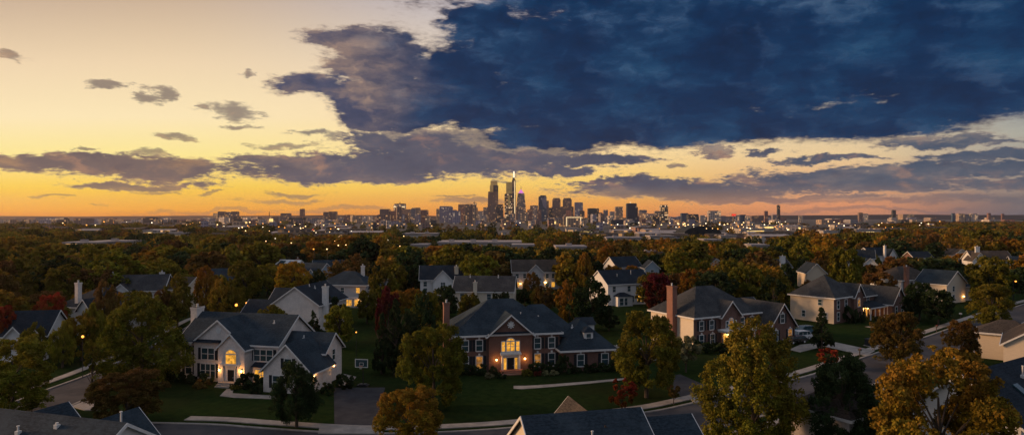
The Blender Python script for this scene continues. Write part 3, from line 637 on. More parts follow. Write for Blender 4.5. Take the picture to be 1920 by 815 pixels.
h.window(f1, 9.7, 3.3, 1.1, 1.5, shut=False, arch=True, lit='dim'); b = MB(); b.box(9.3,9.5,-0.8,-0.7,6.6,7.4); b.box(9.9,10.1,-0.8,-0.7,6.6,7.4); b.build('gable_ornament', M['white'], h.root)
for u in (14, 17.4): h.window(f3, u, 3.4, 1.0, 1.5, shut=False)
h.window(fl, 3.2, 3.9, 0.9, 1.3, shut=False); h.window(fl, 2.0, 0.9, 0.9, 1.4, shut=False); h.window(fl, 7.2, 0.9, 0.8, 1.4, shut=False)
b = MB(); b.prism([(11.6,-2.6,2.85),(11.6,1.2,2.85),(11.6,1.2,3.9)], (8.6,0,0)); b.build('porch_roof', M['roofd'], h.root); h.bk('trim', 'white').box(11.5, 20.2, -2.75, -2.6, 2.65, 2.9)
for u in (11.8, 14.0, 16.2, 18.4, 20.0):
    q = MB(); q.tube((u, -2.4, 0.1), (u, -2.4, 2.7), 0.15, 0.12, 10); q.build('column', M['white'], h.root)
h.door(f3, 15.8, 1.1, 2.2); h.window(f3, 12.7, 0.6, 1.0, 1.8, lit='lit', shut=False); h.window(f3, 18.6, 0.6, 1.0, 1.8, lit='dim', shut=False); h.sconce(f3, 14.7, 2.1, 120, 0.16); h.sconce(f3, 17.0, 2.1, 80, 0.14)
f4 = h.fr('f', -3.5); h.window(f4, 22, 0.8, 1.0, 1.7, shut=False); h.window(f4, 25, 0.8, 1.0, 1.7, shut=False); b = MB(); b.box(23.3,23.7,-3.6,-3.5,4.9,5.8); b.build('gable_ornament', M['white'], h.root)
h.window(f0, 1.8, 0.6, 1.0, 1.8, shut=False)
shrub_spots(h, [(4.5,-1.5,3.2,3.6,'DG'),(7.5,-2.2,2.6,2.6,'DG'),(13,-3.6,2.0,1.0,'DG'),(22,-4.6,2.4,1.4,'DG')], SHRUBS)
h.done((1484, 1685, 512, 625, 148), (1580, 575, 155, 'the beige-sided house with the columned porch'), (h.w(12, 4).x, h.w(12, 4).y, 14))

# white house in the middle distance
h = House('white_house', 'plain white two-storey gabled house beside the maroon tree with one lit downstairs window', (wx(1140, 181), 181), 22, wall='whiteside', roof='roofd')
h.walls(0, 14, 0, 10.4, 0, 6.0); h.gable(0, 14, 0, 10.4, 6.0, 3.3, 'x', ov=0.3)
f0 = h.fr('f', 0)
for u in (1.9, 6.6, 9.3, 12.1): h.window(f0, u, 3.7, 0.95, 1.5, shut=False)
h.walls(1.8, 6.4, -2.2, 0, 0, 2.7, part='bay'); h.hip(1.8, 6.4, -2.2, 1.2, 2.7, 0.9, ov=0.2, trim=False); fb = h.fr('f', -2.2); h.window(fb, 2.9, 0.3, 1.1, 1.9, shut=False); h.window(fb, 4.3, 0.3, 0.8, 1.9, shut=False)
h.window(f0, 7.6, 0.7, 1.1, 1.8, shut=False); h.window(f0, 9.9, 0.8, 1.2, 1.6, lit='lit', shut=False); h.sconce(f0, 13.7, 2.0, 60, 0.28)
h.vent(4.4, 2.6, 7.5, 0.8); h.vent(9.2, 3.2, 7.9, 1.2)
h.done((1105, 1216, 503, 585, 176), (1165, 545, 185, 'the white gabled house'), (h.w(7, 5).x, h.w(7, 5).y, 11))

# simpler houses of the middle distance
def simple(name, label, px, d, rot, w, dep, eave, rise, wall, roof, kind='gable', chim=None, wins=(), lit=(), land=None, dormers=0, axis='x', front_gable=None, prot_y=None, lower=True, extra=None):
    h = House(name, label, (wx(px, d), d), rot, wall=wall, roof=roof)
    x0, x1 = -w/2, w/2; h.walls(x0, x1, 0, dep, 0, eave)
    if kind == 'gable': h.gable(x0, x1, 0, dep, eave, rise, axis)
    else: h.hip(x0, x1, 0, dep, eave, rise)
    f0 = h.fr('f', 0)
    for i, u in enumerate(wins):
        h.window(f0, u, eave-2.3, 1.0, 1.4, shut=False, lit='lit' if i in lit else None)
        if lower and eave > 5: h.window(f0, u, 0.7, 1.1, 1.6, shut=False, lit='lit' if i+10 in lit else None)
    if front_gable:
        a, b_, rr, pj = front_gable; h.walls(a, b_, -pj, 0.2, 0, eave-0.3); h.gable(a, b_, -pj, dep/2, eave-0.3, rr, 'y', ends=(1, 0), th=0.14); h.window(h.fr('f', -pj), (a+b_)/2, eave-2.4, 1.3, 1.4, shut=False, mull=2)
    if chim: h.chimney(chim[0], chim[1], 0, chim[2], chim[3], 0.9, chim[4])
    if extra: extra(h)
    tp = topz(0, 1); top = 407.5+F*(CH-eave-rise)/(d+dep/2); hw = (w*0.55+dep*0.2)*F/d
    PROT.append((px-hw, px+hw, top-3, (prot_y-4 if prot_y else 407.5+F*(CH-eave+1.2)/d), d-1)); h.done(foot=(h.w(0, dep/2).x, h.w(0, dep/2).y, max(w, dep)*0.62), land=(px, top+10, d, land) if land else None)
    return h
def lowwing(x0, x1, y0, y1, z, hh, axis='x', wall=None, ends=(1, 1), roof=None):
    def f(h): h.walls(x0, x1, y0, y1, 0, z, wall); h.gable(x0, x1, y0, y1, z, hh, axis, ends=ends, m=roof)
    return f
simple('gabled_house', 'pale grey house with a broad blank gable and white chimney behind the colonial house', 554, 141, -10, 10.5, 14, 5.8, 3.6, 'stucco', 'roofd', axis='y', chim=(5.8, 2, 9.4, 1.1, 'white'), wins=(), land='the grey house with the broad gable', prot_y=600,
       extra=lambda h: (h.window(h.fr('f', 0), 1.5, 0.9, 1.1, 1.5, shut=False), h.vent(0.6, 5, 9.0, 0.4), h.vent(1.4, 6, 8.6, 0.4), lowwing(-13, -5, 1, 8, 3.4, 2.6, wall='stucco')(h), lowwing(-9, -4.5, 5, 12, 5.4, 2.8, wall='stucco')(h)))
simple('lit_house', 'grey hip-roofed house with warmly lit rear ground floor and one lit upstairs window', 642, 180, -8, 13, 10, 6, 3.2, 'greyside', 'roof', 'hip', chim=(3.5, 6, 10.6, 0.8, 'stucco'), wins=(-4.5, 0, 4.4), lit=(2, 10, 11, 12), land='the warmly lit grey house', prot_y=568,
       extra=lambda h: (lowwing(6, 10.5, 2, 9, 4.8, 2.6, wall='greyside')(h), h.walls(-2, 6, -2, 0, 0, 2.6), h.window(h.fr('f', -2), 0, 0.5, 1.6, 1.6, lit='lit', shut=False, mull=2), h.window(h.fr('f', -2), 2.6, 0.5, 1.6, 1.6, lit='lit', shut=False, mull=2), h.window(h.fr('f', -2), 4.8, 0.5, 1.2, 1.6, lit='lit', shut=False), h.sconce(h.fr('f', -2), 5.8, 2.2, 90, 0.2), h.sconce(h.fr('f', 0), -6.2, 3.6, 90, 0.3)))
simple('cottage', 'dark-roofed house with a white triangular front gable beside the long grey roof', 828, 205, 6, 13, 10, 5.2, 3.8, 'whiteside', 'roofd', chim=(4.6, 2, 8.8, 1.2, 'cream'), wins=(-5,), front_gable=(-2.6, 3.4, 3.0, 1.6), land='the white front gable', prot_y=545)
simple('long_roofed_house', 'long low cream house with grey roof and stub chimney behind the brick manor roof', 906, 172, -5, 15.5, 9.5, 5.2, 3.4, 'cream', 'roofg', chim=(-2, -0.6, 7.4, 0.9, 'cream'), wins=(-5.5, 1.5, 5.5), lit=(12,), land='the long grey-roofed house', prot_y=558, extra=lambda h: (h.vent(-4, 4, 8.4, 0.5), h.vent(3.5, 4, 8.4, 0.5)))
simple('twin_gabled_house', 'dusky house with a white-trimmed front gable, shuttered windows and a porch light', 1006, 224, 3, 16, 10, 6, 3.6, 'greyside', 'roofb', wins=(-6.5, -4, 3.6, 5.6), lit=(10, 13), front_gable=(-3, 2.4, 2.6, 0.8), land='the dusky house with the porch light', prot_y=545, extra=lambda h: (h.sconce(h.fr('f', 0), 3.0, 2.2, 150, 0.45), h.sconce(h.fr('f', 0), -5.4, 1.8, 60, 0.25), lowwing(8, 12, 1, 8, 3.4, 2.2, wall='greyside')(h)))
simple('chimneyed_house', 'white-gabled house with a pale chimney behind the tall yellow-green tree', 256, 166, 14, 12, 11, 6, 3.4, 'whiteside', 'roofg', 'gable', chim=(-6.5, 4, 9.8, 0.9, 'white'), wins=(3,), land='the white-gabled chimneyed house', prot_y=550, front_gable=(-5.4, -1.2, 2.0, 0.8))
simple('small_gabled_house', 'small house gable with white chimney peeping out among orange-brown trees', 320, 170, -14, 8, 8, 6, 2.6, 'cream', 'roofb', chim=(-4.4, 2, 9.8, 0.8, 'white'), land='the small chimney among orange-brown trees', prot_y=530)
simple('dark_roofed_house', 'dark-roofed house with skylights beside the red-orange tree', 148, 138, -20, 12, 11, 5.6, 3.6, 'whiteside', 'roofd', 'hip', chim=(-1.5, 1, 10.4, 0.9, 'stucco'), wins=(-4, 3), land='the dark roof with skylights', prot_y=574, front_gable=(1.5, 5.5, 2.2, 1.5),
       extra=lambda h: [MB.build(b_, 'skylight', M['glass'], h.root) for b_ in [(lambda q: (q.hexa([(x, 1.2, 6.45), (x+0.9, 1.2, 6.45), (x+0.9, 2.3, 7.2), (x, 2.3, 7.2), (x, 1.1, 6.6), (x+0.9, 1.1, 6.6), (x+0.9, 2.2, 7.35), (x, 2.2, 7.35)]), q)[1])(MB()) for x in (-3, 2.2)]])
simple('low_house', 'low dark roof with two small white gables behind the yellow-green trees', 30, 112, 12, 9, 9, 4.4, 3.4, 'whiteside', 'roofd', land='the low dark roof with two small gables', front_gable=(-1.5, 1.6, 1.8, 0.8), prot_y=603, extra=lambda h: (h.walls(2.2, 4.4, -0.8, 0.2, 0, 4.0), h.gable(2.2, 4.4, -0.8, 4, 4.0, 1.4, 'y', ends=(1, 0))))
simple('panelled_roof_house', 'white-walled house with dark solar panels on its pale roof', 527, 238, -28, 10, 9, 5.5, 3.2, 'whiteside', 'whiteside', land='the house with rooftop solar panels', prot_y=500, chim=(3, 5, 9.2, 0.7, 'brickc'),
       extra=lambda h: [(lambda q: (q.hexa([(x, 0.6, 6.05), (x+2.6, 0.6, 6.05), (x+2.6, 3.6, 8.2), (x, 3.6, 8.2), (x, 0.5, 6.2), (x+2.6, 0.5, 6.2), (x+2.6, 3.5, 8.35), (x, 3.5, 8.35)]), q.build('solar_panel', M['glass'], h.root)))(MB()) for x in (-4, 0.6)])
simple('blue_house', 'small pale blue gabled house behind the round golden tree', 575, 226, -22, 9, 9, 5.2, 3.2, 'blueside', 'roof', wins=(-2.5, 2), land='the pale blue house', prot_y=510, front_gable=(1, 4.6, 1.8, 1))
simple('blue_roofed_house', 'small pale gabled house under a blue-grey roof above the warmly lit house', 618, 238, 16, 11, 9, 5.2, 3.4, 'whiteside', 'roof', wins=(-2, 2), land='the small blue-grey roof', prot_y=500, front_gable=(-3.5, 0, 1.9, 1))
simple('hidden_house', 'bluish roof and cream gable half hidden in the orange trees beyond the driveway lamps', 416, 196, 20, 10, 9, 5.6, 3.2, 'cream', 'roof', wins=(-2,), land='the half hidden bluish roof', prot_y=520)
simple('hip_roofed_house', 'white-walled house with brick chimney and brown-grey hip roof behind the dark shrubbery', 1722, 196, 24, 15, 10, 6, 3.4, 'whiteside', 'roofb', 'hip', chim=(-6.2, -0.7, 9.8, 1.2, 'brickc'), wins=(-3, 1, 4), lit=(1,), land='the white house with the tall brick chimney', prot_y=560)
simple('cream_gabled_house', 'cream house with gable end and small lit doorway behind dark trees on the street', 1793, 188, 30, 10, 8.5, 5.6, 3.4, 'cream', 'roof', axis='y', wins=(-1.5,), land='the cream gable with the lit doorway', prot_y=575, extra=lambda h: (h.sconce(h.fr('f', 0), 3.6, 1.6, 40, 0.25), lowwing(5, 11, 1, 8, 4.4, 2.6, wall='cream')(h)))
simple('stepped_gable_house', 'white house with stepped gables and pale chimney near the woods', 1862, 285, -12, 15, 11, 6, 3.6, 'whiteside', 'roofb', chim=(-5.6, 1, 11.5, 1.6, 'white'), wins=(-4,), land='the white house with stepped gables', prot_y=505, front_gable=(-9, -3.4, 3.4, 3), extra=lambda h: lowwing(6, 15, -4, 4, 4.6, 3.0, wall='whiteside', roof='roof')(h))
simple('white_gable_house', 'white gable and slim chimney showing between dark treetops', 1655, 318, 18, 12, 10, 6, 3.6, 'whiteside', 'roofd', chim=(0.6, -0.6, 10.6, 0.9, 'white'), wins=(-3,), land='the white gable with the slim chimney', prot_y=482, front_gable=(1.6, 6.6, 3.4, 2))
simple('grey_gable_house', 'two small white gables under a dark roof beyond the dense green tree', 1612, 300, -24, 12, 9, 6, 3.4, 'whiteside', 'roofd', wins=(-3,), land='the two small white gables', prot_y=500, front_gable=(-5.5, -0.5, 3.0, 3), extra=lambda h: (h.walls(1, 6.5, -6, 0, 0, 3.6), h.gable(1, 6.5, -6, 2, 3.6, 2.6, 'y')))
simple('tan_gable_house', 'tan gable end standing alone before dark evergreen trees', 1531, 224, -6, 6.2, 10, 5.6, 3.0, 'beige', 'roofd', axis='y', land='the lone tan gable', prot_y=530)
simple('peaked_house', 'small house with pale pointed gable below the woods', 1803, 322, 8, 9, 8, 6, 2.8, 'beige', 'roofb', axis='y', wins=(0,), land='the pale pointed gable', prot_y=480)
simple('pink_gable_house', 'dark roof with pinkish gable end just behind the white gabled house', 1180, 246, 22, 10.5, 10, 6.0, 3.4, 'whiteside', 'roofd', land='the pinkish gable end', prot_y=502)
simple('turreted_house', 'narrow pale house with a pointed front bay behind the maroon tree', 1223, 238, 0, 5, 7, 6.2, 2.4, 'blueside', 'roofd', axis='y', wins=(0,), land='the pointed bay', prot_y=516)
simple('bright_gable_house', 'tiny bright gable among green trees below the lit warehouses', 1344, 275, -10, 6.5, 8, 4.6, 2.6, 'cream', 'roofb', axis='y', land='the tiny bright gable', prot_y=492)
simple('dormered_house', 'small grey roof end with white chimney block beside dark evergreens', 1466, 250, 10, 8, 8, 5.6, 2.6, 'greyside', 'roofg', chim=(0, -0.4, 9.6, 1.9, 'white'), land='the roof with the white chimney block', prot_y=500)
simple('red_lit_house', 'small house glowing orange at its windows deep in the trees', 1732, 300, 5, 9, 8, 6, 2.6, 'brick', 'roofd', wins=(-3, 0, 3), lit=(0, 1, 2), land='the orange-glowing windows', prot_y=486)

# ---- foreground roofs (mostly below the frame)
h = House('neighbour_house', 'dark slate roof with white gable trim and vent pipes at the lower left edge', (-41.5, 49), -17, roof='roof', wall='whiteside')
h.walls(-6, 12.6, -1, 8, 0, 6.2); h.gable(-6, 12.6, -1, 8, 6.2, 2.9, 'x', ov=0.4)
h.walls(-1.8, 3.2, 6, 8.6, 0, 5.9); h.gable(-1.8, 3.2, 3, 8.6, 5.9, 2.3, 'y', ends=(0, 1))
h.walls(5.3, 10.9, 6, 8.8, 0, 5.7); h.gable(5.3, 10.9, 3, 8.8, 5.7, 2.6, 'y', ends=(0, 1))
h.vent(4.6, 1.8, 8.2, 0.35); h.vent(9.0, 0.4, 7.4, 0.4); h.vent(10.4, 5.4, 8.2, 0.9); h.vent(7.4, 2.6, 8.7, 0.1)
h.done(land=(140, 790, 50, 'the slate roof at the lower edge'), foot=(-34, 52, 13)); PROT.append((0, 300, 755, 815, 46))
h = House('neighbour_house', 'dark blue-grey roof with vent pipe and cream gable end at the bottom middle', (-0.4, 47.0), 14, roof='roof', wall='cream')
h.walls(2.6, 12.0, 0, 9, 0, 5.7); h.gable(2.6, 12.0, 0, 9, 5.7, 2.9, 'x', ov=0.35)
h.walls(12.4, 16.6, 0.8, 8.2, 0, 5.4); h.gable(12.4, 16.6, 0.8, 8.2, 5.4, 2.35, 'x', ov=0.3)
h.walls(7.0, 10.4, 7, 11.5, 0, 5.8, 'stucco'); h.gable(7.0, 10.4, 3, 11.6, 5.9, 1.9, 'y', ends=(0, 1), m='roofb')
h.vent(7.2, 2.0, 7.0, 0.75)
h.done(land=(1120, 785, 52, 'the blue-grey roof at the bottom edge'), foot=(8, 52, 12)); PROT.append((955, 1330, 750, 815, 46))
h = House('neighbour_house', 'large dark roof with skylight and pale chimney behind the amber tree', (46.2, 60.5), 33, roof='roofd', wall='whiteside')
h.walls(0, 15.5, 0, 9.4, 0, 5.3); h.gable(0, 15.5, 0, 9.4, 5.3, 3.7, 'x', ov=0.45)
h.walls(-7, 0.5, 12, 18.5, 0, 4.0, 'stucco'); h.hip(-7, 0.5, 12, 18.5, 4.0, 2.4, m='roofb'); h.chimney(11.0, -0.6, 0, 8.6, 1.3, 0.9, 'stucco')
h.vent(8.8, 3.0, 8.0, 0.9)
b = MB(); b.hexa([(5.4,1.5,6.50),(6.4,1.5,6.50),(6.4,2.7,7.45),(5.4,2.7,7.45),(5.4,1.4,6.65),(6.4,1.4,6.65),(6.4,2.6,7.6),(5.4,2.6,7.6)]); b.build('skylight', M['glass'], h.root)
h.done(land=(1850, 700, 70, 'the large dark roof with the skylight'), foot=(50, 70, 13)); PROT.append((1790, 1925, 640, 815, 60))
h = House('cream_house', 'cream-sided house with long white-trimmed gable behind the large dark roof', (72.6, 98.5), -38, roof='roofb', wall='beige')
h.walls(0, 13, 0, 12, 0, 5.6); h.gable(0, 13, 0, 12, 5.6, 4.4, 'y', ov=0.4); h.window(h.fr('f', 0), 3.9, 3.3, 1.0, 1.7, shut=False); h.walls(-4, 4, 17, 23, 0, 4.6); h.hip(-4, 4, 17, 23, 4.6, 1.9, m='roofb')
h.done(land=(1900, 620, 98, 'the cream house with the long gable'), foot=(77, 104, 11)); PROT.append((1860, 1925, 595, 660, 95))
# ---------------------------------------------------------------- foliage
def leaf_mat(name, attr=False):
    m = bpy.data.materials.new(name); m.use_nodes = True; t = NT(m.node_tree); t.n.clear()
    out = t.n.new('ShaderNodeOutputMaterial'); tc = t.n.new('ShaderNodeTexCoord').outputs['Object']
    at = t.n.new('ShaderNodeAttribute'); at.attribute_name = 'tint'
    if attr:
        a2 = t.n.new('ShaderNodeAttribute'); a2.attribute_name = 'leafcol'; base = a2.outputs['Color']
    else:
        oi = t.n.new('ShaderNodeObjectInfo'); base = oi.outputs['Color']
    tint = t.sep(at.outputs['Vector'])
    hs = t.n.new('ShaderNodeHueSaturation'); t.put(hs.inputs['Color'], base)
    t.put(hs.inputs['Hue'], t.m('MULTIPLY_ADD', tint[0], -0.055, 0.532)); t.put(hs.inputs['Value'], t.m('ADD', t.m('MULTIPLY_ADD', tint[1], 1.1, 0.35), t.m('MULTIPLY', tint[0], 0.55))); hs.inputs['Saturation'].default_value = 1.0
    c = hs.outputs[0]
    d = t.n.new('ShaderNodeBsdfDiffuse'); tr = t.n.new('ShaderNodeBsdfTranslucent'); mx = t.n.new('ShaderNodeMixShader'); mx.inputs[0].default_value = 0.22
    t.put(d.inputs[0], c); t.put(tr.inputs[0], c); t.l.new(d.outputs[0], mx.inputs[1]); t.l.new(tr.outputs[0], mx.inputs[2]); t.l.new(mx.outputs[0], out.inputs[0])
    return m
M['leaf'] = leaf_mat('leaves'); M['leafa'] = leaf_mat('woodland_leaves', True)

def crown_arrays(seed, n, size, shape='round', gaps=0.0, w=1.0):
    """leaf quads filling a unit crown (radius 1, height 0..1): returns verts (n*4,3) and tint (n,2)"""
    g_ = np.random.default_rng(seed)
    asp = {'round': 1.75, 'oval': 2.1, 'cone': 2.5, 'open': 1.8, 'bush': 1.2, 'pear': 2.4}[shape]
    nc = {'round': 80, 'oval': 85, 'cone': 90, 'open': 34, 'bush': 24, 'pear': 110}[shape]
    z = g_.uniform(0.03, 0.97, nc*6); a = g_.uniform(0, 2*np.pi, nc*6)
    if shape in ('round', 'bush'): prof = lambda z: np.sqrt(np.clip(1-((z-0.46)/0.56)**2, 0, 1))
    elif shape == 'oval': prof = lambda z: np.clip(np.sin(np.pi*np.clip(z*0.93+0.05, 0, 1)**0.72), 0, 1)**0.75
    elif shape == 'pear': prof = lambda z: np.clip((1.03-z)*1.7, 0, 1)**0.62*np.clip(0.72+z*1.5, 0, 1)*np.clip(z*12, 0, 1)
    elif shape == 'cone': prof = lambda z: np.clip((1-z)*1.02, 0, 1)**0.85*np.clip(z*9, 0, 1)
    else: prof = lambda z: np.sqrt(np.clip(1-((z-0.55)/0.5)**2, 0, 1))
    rr = g_.uniform(0.35, 1.0, nc*6)**0.55; keep = g_.uniform(0, 1, nc*6) < (0.2+0.8*prof(z)*rr); z, a, rr = z[keep][:nc], a[keep][:nc], rr[keep][:nc]; nc = len(z)
    wob = 1+0.16*np.sin(a*2+seed)+0.10*np.sin(a*3+seed*1.7)
    rad = prof(z)*rr*0.86*wob; cr = g_.uniform(0.11, 0.27, nc)*(0.8 if shape in ('cone', 'open') else 1.0)*(0.6+0.4*prof(z))
    cx, cy, cz = rad*np.cos(a), rad*np.sin(a), z
    ctint = g_.uniform(0, 1, nc); cval = g_.uniform(0, 1, nc)
    p = cr**2; ci = g_.choice(nc, n, p=p/p.sum())
    if n > 5000:
        m_ = nc*9; sd = g_.normal(size=(m_, 3)); sd /= np.linalg.norm(sd, axis=1)[:, None]; sd[:, 2] = np.abs(sd[:, 2])*np.where(g_.uniform(size=m_) < 0.75, 1, -0.7)
        pc = np.arange(m_)//9; ar_ = np.array([1, 1, (1.0/asp)*(1.45 if shape in ('oval', 'pear') else 1.0)])
        off_ = sd*(cr[pc]*g_.uniform(0.55, 1.1, m_))[:, None]*ar_; cx = cx[pc]+off_[:, 0]; cy = cy[pc]+off_[:, 1]; cz = cz[pc]+off_[:, 2]
        ctint = np.clip(ctint[pc]+g_.normal(size=m_)*0.22, 0, 1); cval = np.clip(cval[pc]+g_.normal(size=m_)*0.25, 0, 1); cr = cr[pc]*g_.uniform(0.30, 0.52, m_)
        p = cr**2; ci = g_.choice(m_, n, p=p/p.sum())
    d = g_.normal(size=(n, 3)); d /= np.linalg.norm(d, axis=1)[:, None]; d[:, 2] = np.abs(d[:, 2])*np.where(g_.uniform(size=n) < 0.78, 1, -1)
    k = g_.uniform(0.25, 1.12, n)**0.6
    ax = 1.0/asp
    pos = np.stack([cx[ci]+d[:, 0]*cr[ci]*k, cy[ci]+d[:, 1]*cr[ci]*k, cz[ci]+d[:, 2]*cr[ci]*k*ax*(1.45 if shape in ('oval', 'pear') else 1.0)], 1)
    pos[:, 2] = np.clip(pos[:, 2], 0.0, 1.06)
    nr = d+g_.normal(size=(n, 3))*0.75; nr /= np.linalg.norm(nr, axis=1)[:, None]
    up = g_.normal(size=(n, 3)); u = np.cross(nr, up); u /= np.linalg.norm(u, axis=1)[:, None]; v = np.cross(nr, u)
    s = size*g_.uniform(0.6, 1.35, n)[:, None]
    u[:, 2] /= asp; v[:, 2] /= asp
    V = np.stack([pos-u*s-v*s*0.6, pos+u*s-v*s*0.6, pos+u*s*0.5+v*s, pos-u*s*0.7+v*s*0.8], 1)
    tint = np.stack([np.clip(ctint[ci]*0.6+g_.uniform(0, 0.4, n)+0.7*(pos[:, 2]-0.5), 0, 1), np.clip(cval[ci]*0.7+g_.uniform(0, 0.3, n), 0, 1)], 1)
    return V, tint
def leaf_mesh(name, V, tint, mats, col=None, extra=None):
    n = len(V); me = bpy.data.meshes.new(name); ev = len(extra.v) if extra else 0
    co = V.reshape(-1, 3)
    nv = n*4; me.vertices.add(nv+ev)
    allco = co if not ev else np.vstack([co, np.array(extra.v)])
    me.vertices.foreach_set('co', allco.astype(np.float32).ravel())
    ef = extra.f if extra else []
    tot = n*4+sum(len(f) for f in ef)
    me.loops.add(tot); me.polygons.add(n+len(ef))
    li = np.arange(n*4, dtype=np.int32); ls = np.arange(n, dtype=np.int32)*4
    if ef:
        li = np.concatenate([li, np.array([i+nv for f in ef for i in f], dtype=np.int32)])
        c = n*4; st = []
        for f in ef: st.append(c); c += len(f)
        ls = np.concatenate([ls, np.array(st, dtype=np.int32)])
    me.loops.foreach_set('vertex_index', li); me.polygons.foreach_set('loop_start', ls)
    for m in mats: me.materials.append(m)
    if ef:
        mi = np.zeros(n+len(ef), dtype=np.int32); mi[n:] = 1; me.polygons.foreach_set('material_index', mi)
    at = me.attributes.new('tint', 'FLOAT_VECTOR', 'FACE'); b = np.zeros((n+len(ef), 3), dtype=np.float32); b[:n, :2] = tint; at.data.foreach_set('vector', b.ravel())
    if col is not None:
        ac = me.attributes.new('leafcol', 'FLOAT_COLOR', 'FACE'); b = np.ones((n, 4), dtype=np.float32); b[:, :3] = col; ac.data.foreach_set('color', b.ravel())
    me.update(calc_edges=True); return me
CR = {}
def crown(level, shape, i):
    k = (level, shape, i)
    if k not in CR:
        n, s = {'near': (50000, 0.0175), 'mid': (15000, 0.033), 'far': (2600, 0.085), 'bush': (1500, 0.085)}[level]
        V, t = crown_arrays(len(shape)*91+ord(shape[0])+i*17+{'near':1,'mid':2,'far':3,'bush':4}[level], n, s, shape)
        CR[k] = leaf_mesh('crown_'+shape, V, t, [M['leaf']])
    return CR[k]
def trunk_mesh(i):
    k = ('trunk', i)
    if k not in CR:
        rr = random.Random(i); b = MB(); b.tube((0,0,0), (0.01,0.01,0.32), 0.034, 0.024, 8); b.tube((0.01,0.01,0.32), (0,0.02,0.75), 0.024, 0.008, 6)
        for j in range(9):
            a = j*2.4+rr.uniform(-.4,.4); z = rr.uniform(0.2, 0.55); b.tube((0,0,z), (math.cos(a)*rr.uniform(.14,.26), math.sin(a)*rr.uniform(.14,.26), z+rr.uniform(.15,.32)), 0.012, 0.003, 5)
        CR[k] = b.mesh('trunk', M['bark'])
    return CR[k]
PAL = {'G': (0.088,0.080,0.012), 'DG': (0.022,0.034,0.014), 'Y': (0.24,0.155,0.016), 'YG': (0.120,0.110,0.014), 'O': (0.165,0.090,0.014), 'R': (0.17,0.042,0.014), 'B': (0.088,0.056,0.016), 'M': (0.075,0.018,0.014), 'P': (0.12,0.12,0.06), 'OG': (0.165,0.110,0.015)}
CN = {'G': 'olive green', 'DG': 'dark green', 'Y': 'golden yellow', 'YG': 'yellow-green', 'O': 'orange', 'R': 'red', 'B': 'rust-brown', 'M': 'maroon', 'OG': 'amber-green'}
TREES = []    # ground x, y, radius for spacing
def tree(name, label, x, y, h, w, colr, shape='round', level='near', group=None, base=0.12, trunk=True, single=False):
    rr = random.Random(int(x*31+y*17)); c = PAL[colr]; k = rr.uniform(0.9, 1.25); c = (c[0]*k, c[1]*k*rr.uniform(0.92, 1.08), c[2]*k, 1)
    i = rr.randrange(6 if level != 'near' else 4)
    sc = (w/2, w/2*rr.uniform(0.9, 1.05), h*(1-base))
    if single:
        o = bpy.data.objects.new(name, crown(level, shape, i)); COL.objects.link(o); o.location = (x, y, h*base*0.4); o.scale = (sc[0], sc[1], h*(1-base*0.4)); o.rotation_euler = (0, 0, rr.uniform(0, 6.28)); o.color = c
        tag(o, label, 'tree', group); return o
    r = empty(name, (x, y, 0), 0); tag(r, label, 'shrub' if name == 'shrub' else 'tree', group)
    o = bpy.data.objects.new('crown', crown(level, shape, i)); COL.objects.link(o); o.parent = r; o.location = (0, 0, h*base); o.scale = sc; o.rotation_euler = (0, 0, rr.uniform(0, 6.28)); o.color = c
    if trunk:
        t = bpy.data.objects.new('trunk', trunk_mesh(i % 3)); COL.objects.link(t); t.parent = r; t.scale = (h*0.8, h*0.8, h)
    return r
def tb(label, px, top, w, base=None, h=None, c='G', shape='round', level='near', name='autumn_tree', cb=0.12, group=None):
    """a tree given by its picture outline: crown top, width, and foot row (or height)"""
    if base is not None: d = F*CH/(base-407.5); h = CH-(top-407.5)*d/F
    else: d = F*(CH-h)/(top-407.5)
    x = wx(px, d); ww = w*d/F; TREES.append((x, d, ww/2))
    PROTT.append((px-w*0.5, px+w*0.5, top, 407.5+F*(CH-h*0.5)/d, d))
    return tree(name, label, x, d, h, ww, c, shape, level, group, base=cb)
PROTT = []
tb('tall broad olive-green tree with golden top left of the pale colonial house', 264, 551, 162, base=722, c='G', shape='pear', cb=0.03)
tb('low spreading orange-brown tree by the street corner in front of the olive-green tree', 236, 694, 130, base=800, c='B', cb=0.1)
tb('yellow-olive tree with drooping boughs at the lower corner beside the side street', 22, 640, 165, h=9.2, c='YG', cb=0.05)
tb('dark green rounded tree with reddish top on the lawn in front of the garage wing', 556, 678, 98, base=800, c='DG', shape='oval', cb=0.12)
tb('low orange-gold tree at the driveway mouth, lowest tree before the brick house', 768, 733, 132, h=6.4, c='OG', cb=0.02)
tb('gold-tinged green tree in front of the chimney end of the brick manor', 812, 618, 134, base=768, c='G', shape='round', cb=0.06)
tb('rounded green tree with orange top hiding the end of the brick manor wing', 1212, 590, 132, base=745, c='G', cb=0.1)
tb('huge golden-green tree in front of the lit porch, tallest in the lower middle', 1412, 600, 200, h=13.4, c='YG', shape='pear', cb=0.02)
tb('wide amber and green tree overlapping the large dark roof, white gable showing through', 1762, 676, 262, h=12.2, c='OG', shape='round', cb=0.05)
tb('nearly black dense tree between the golden-green tree and the amber tree', 1580, 668, 148, h=9.8, c='DG', shape='oval', cb=0.0)
tb('rounded rust-green street tree beside the pale driveway and grey street', 1687, 588, 92, base=690, c='B', cb=0.12)
tb('small rounded brown-green street tree across from the large dark roof', 1802, 604, 66, base=682, c='B', cb=0.1)
tb('broad dark brown-green tree where the street bends behind the cream gable', 1860, 535, 82, base=620, c='G', cb=0.14)
tb('small pointed dark evergreen on the lawn beside the beige-sided house', 1541, 577, 58, base=657, c='DG', shape='cone', level='mid', name='evergreen', cb=0.06)
tb('small sparse red-leaved tree on the lawn before the brick manor', 1166, 712, 58, base=768, c='R', shape='open', level='mid', cb=0.1)
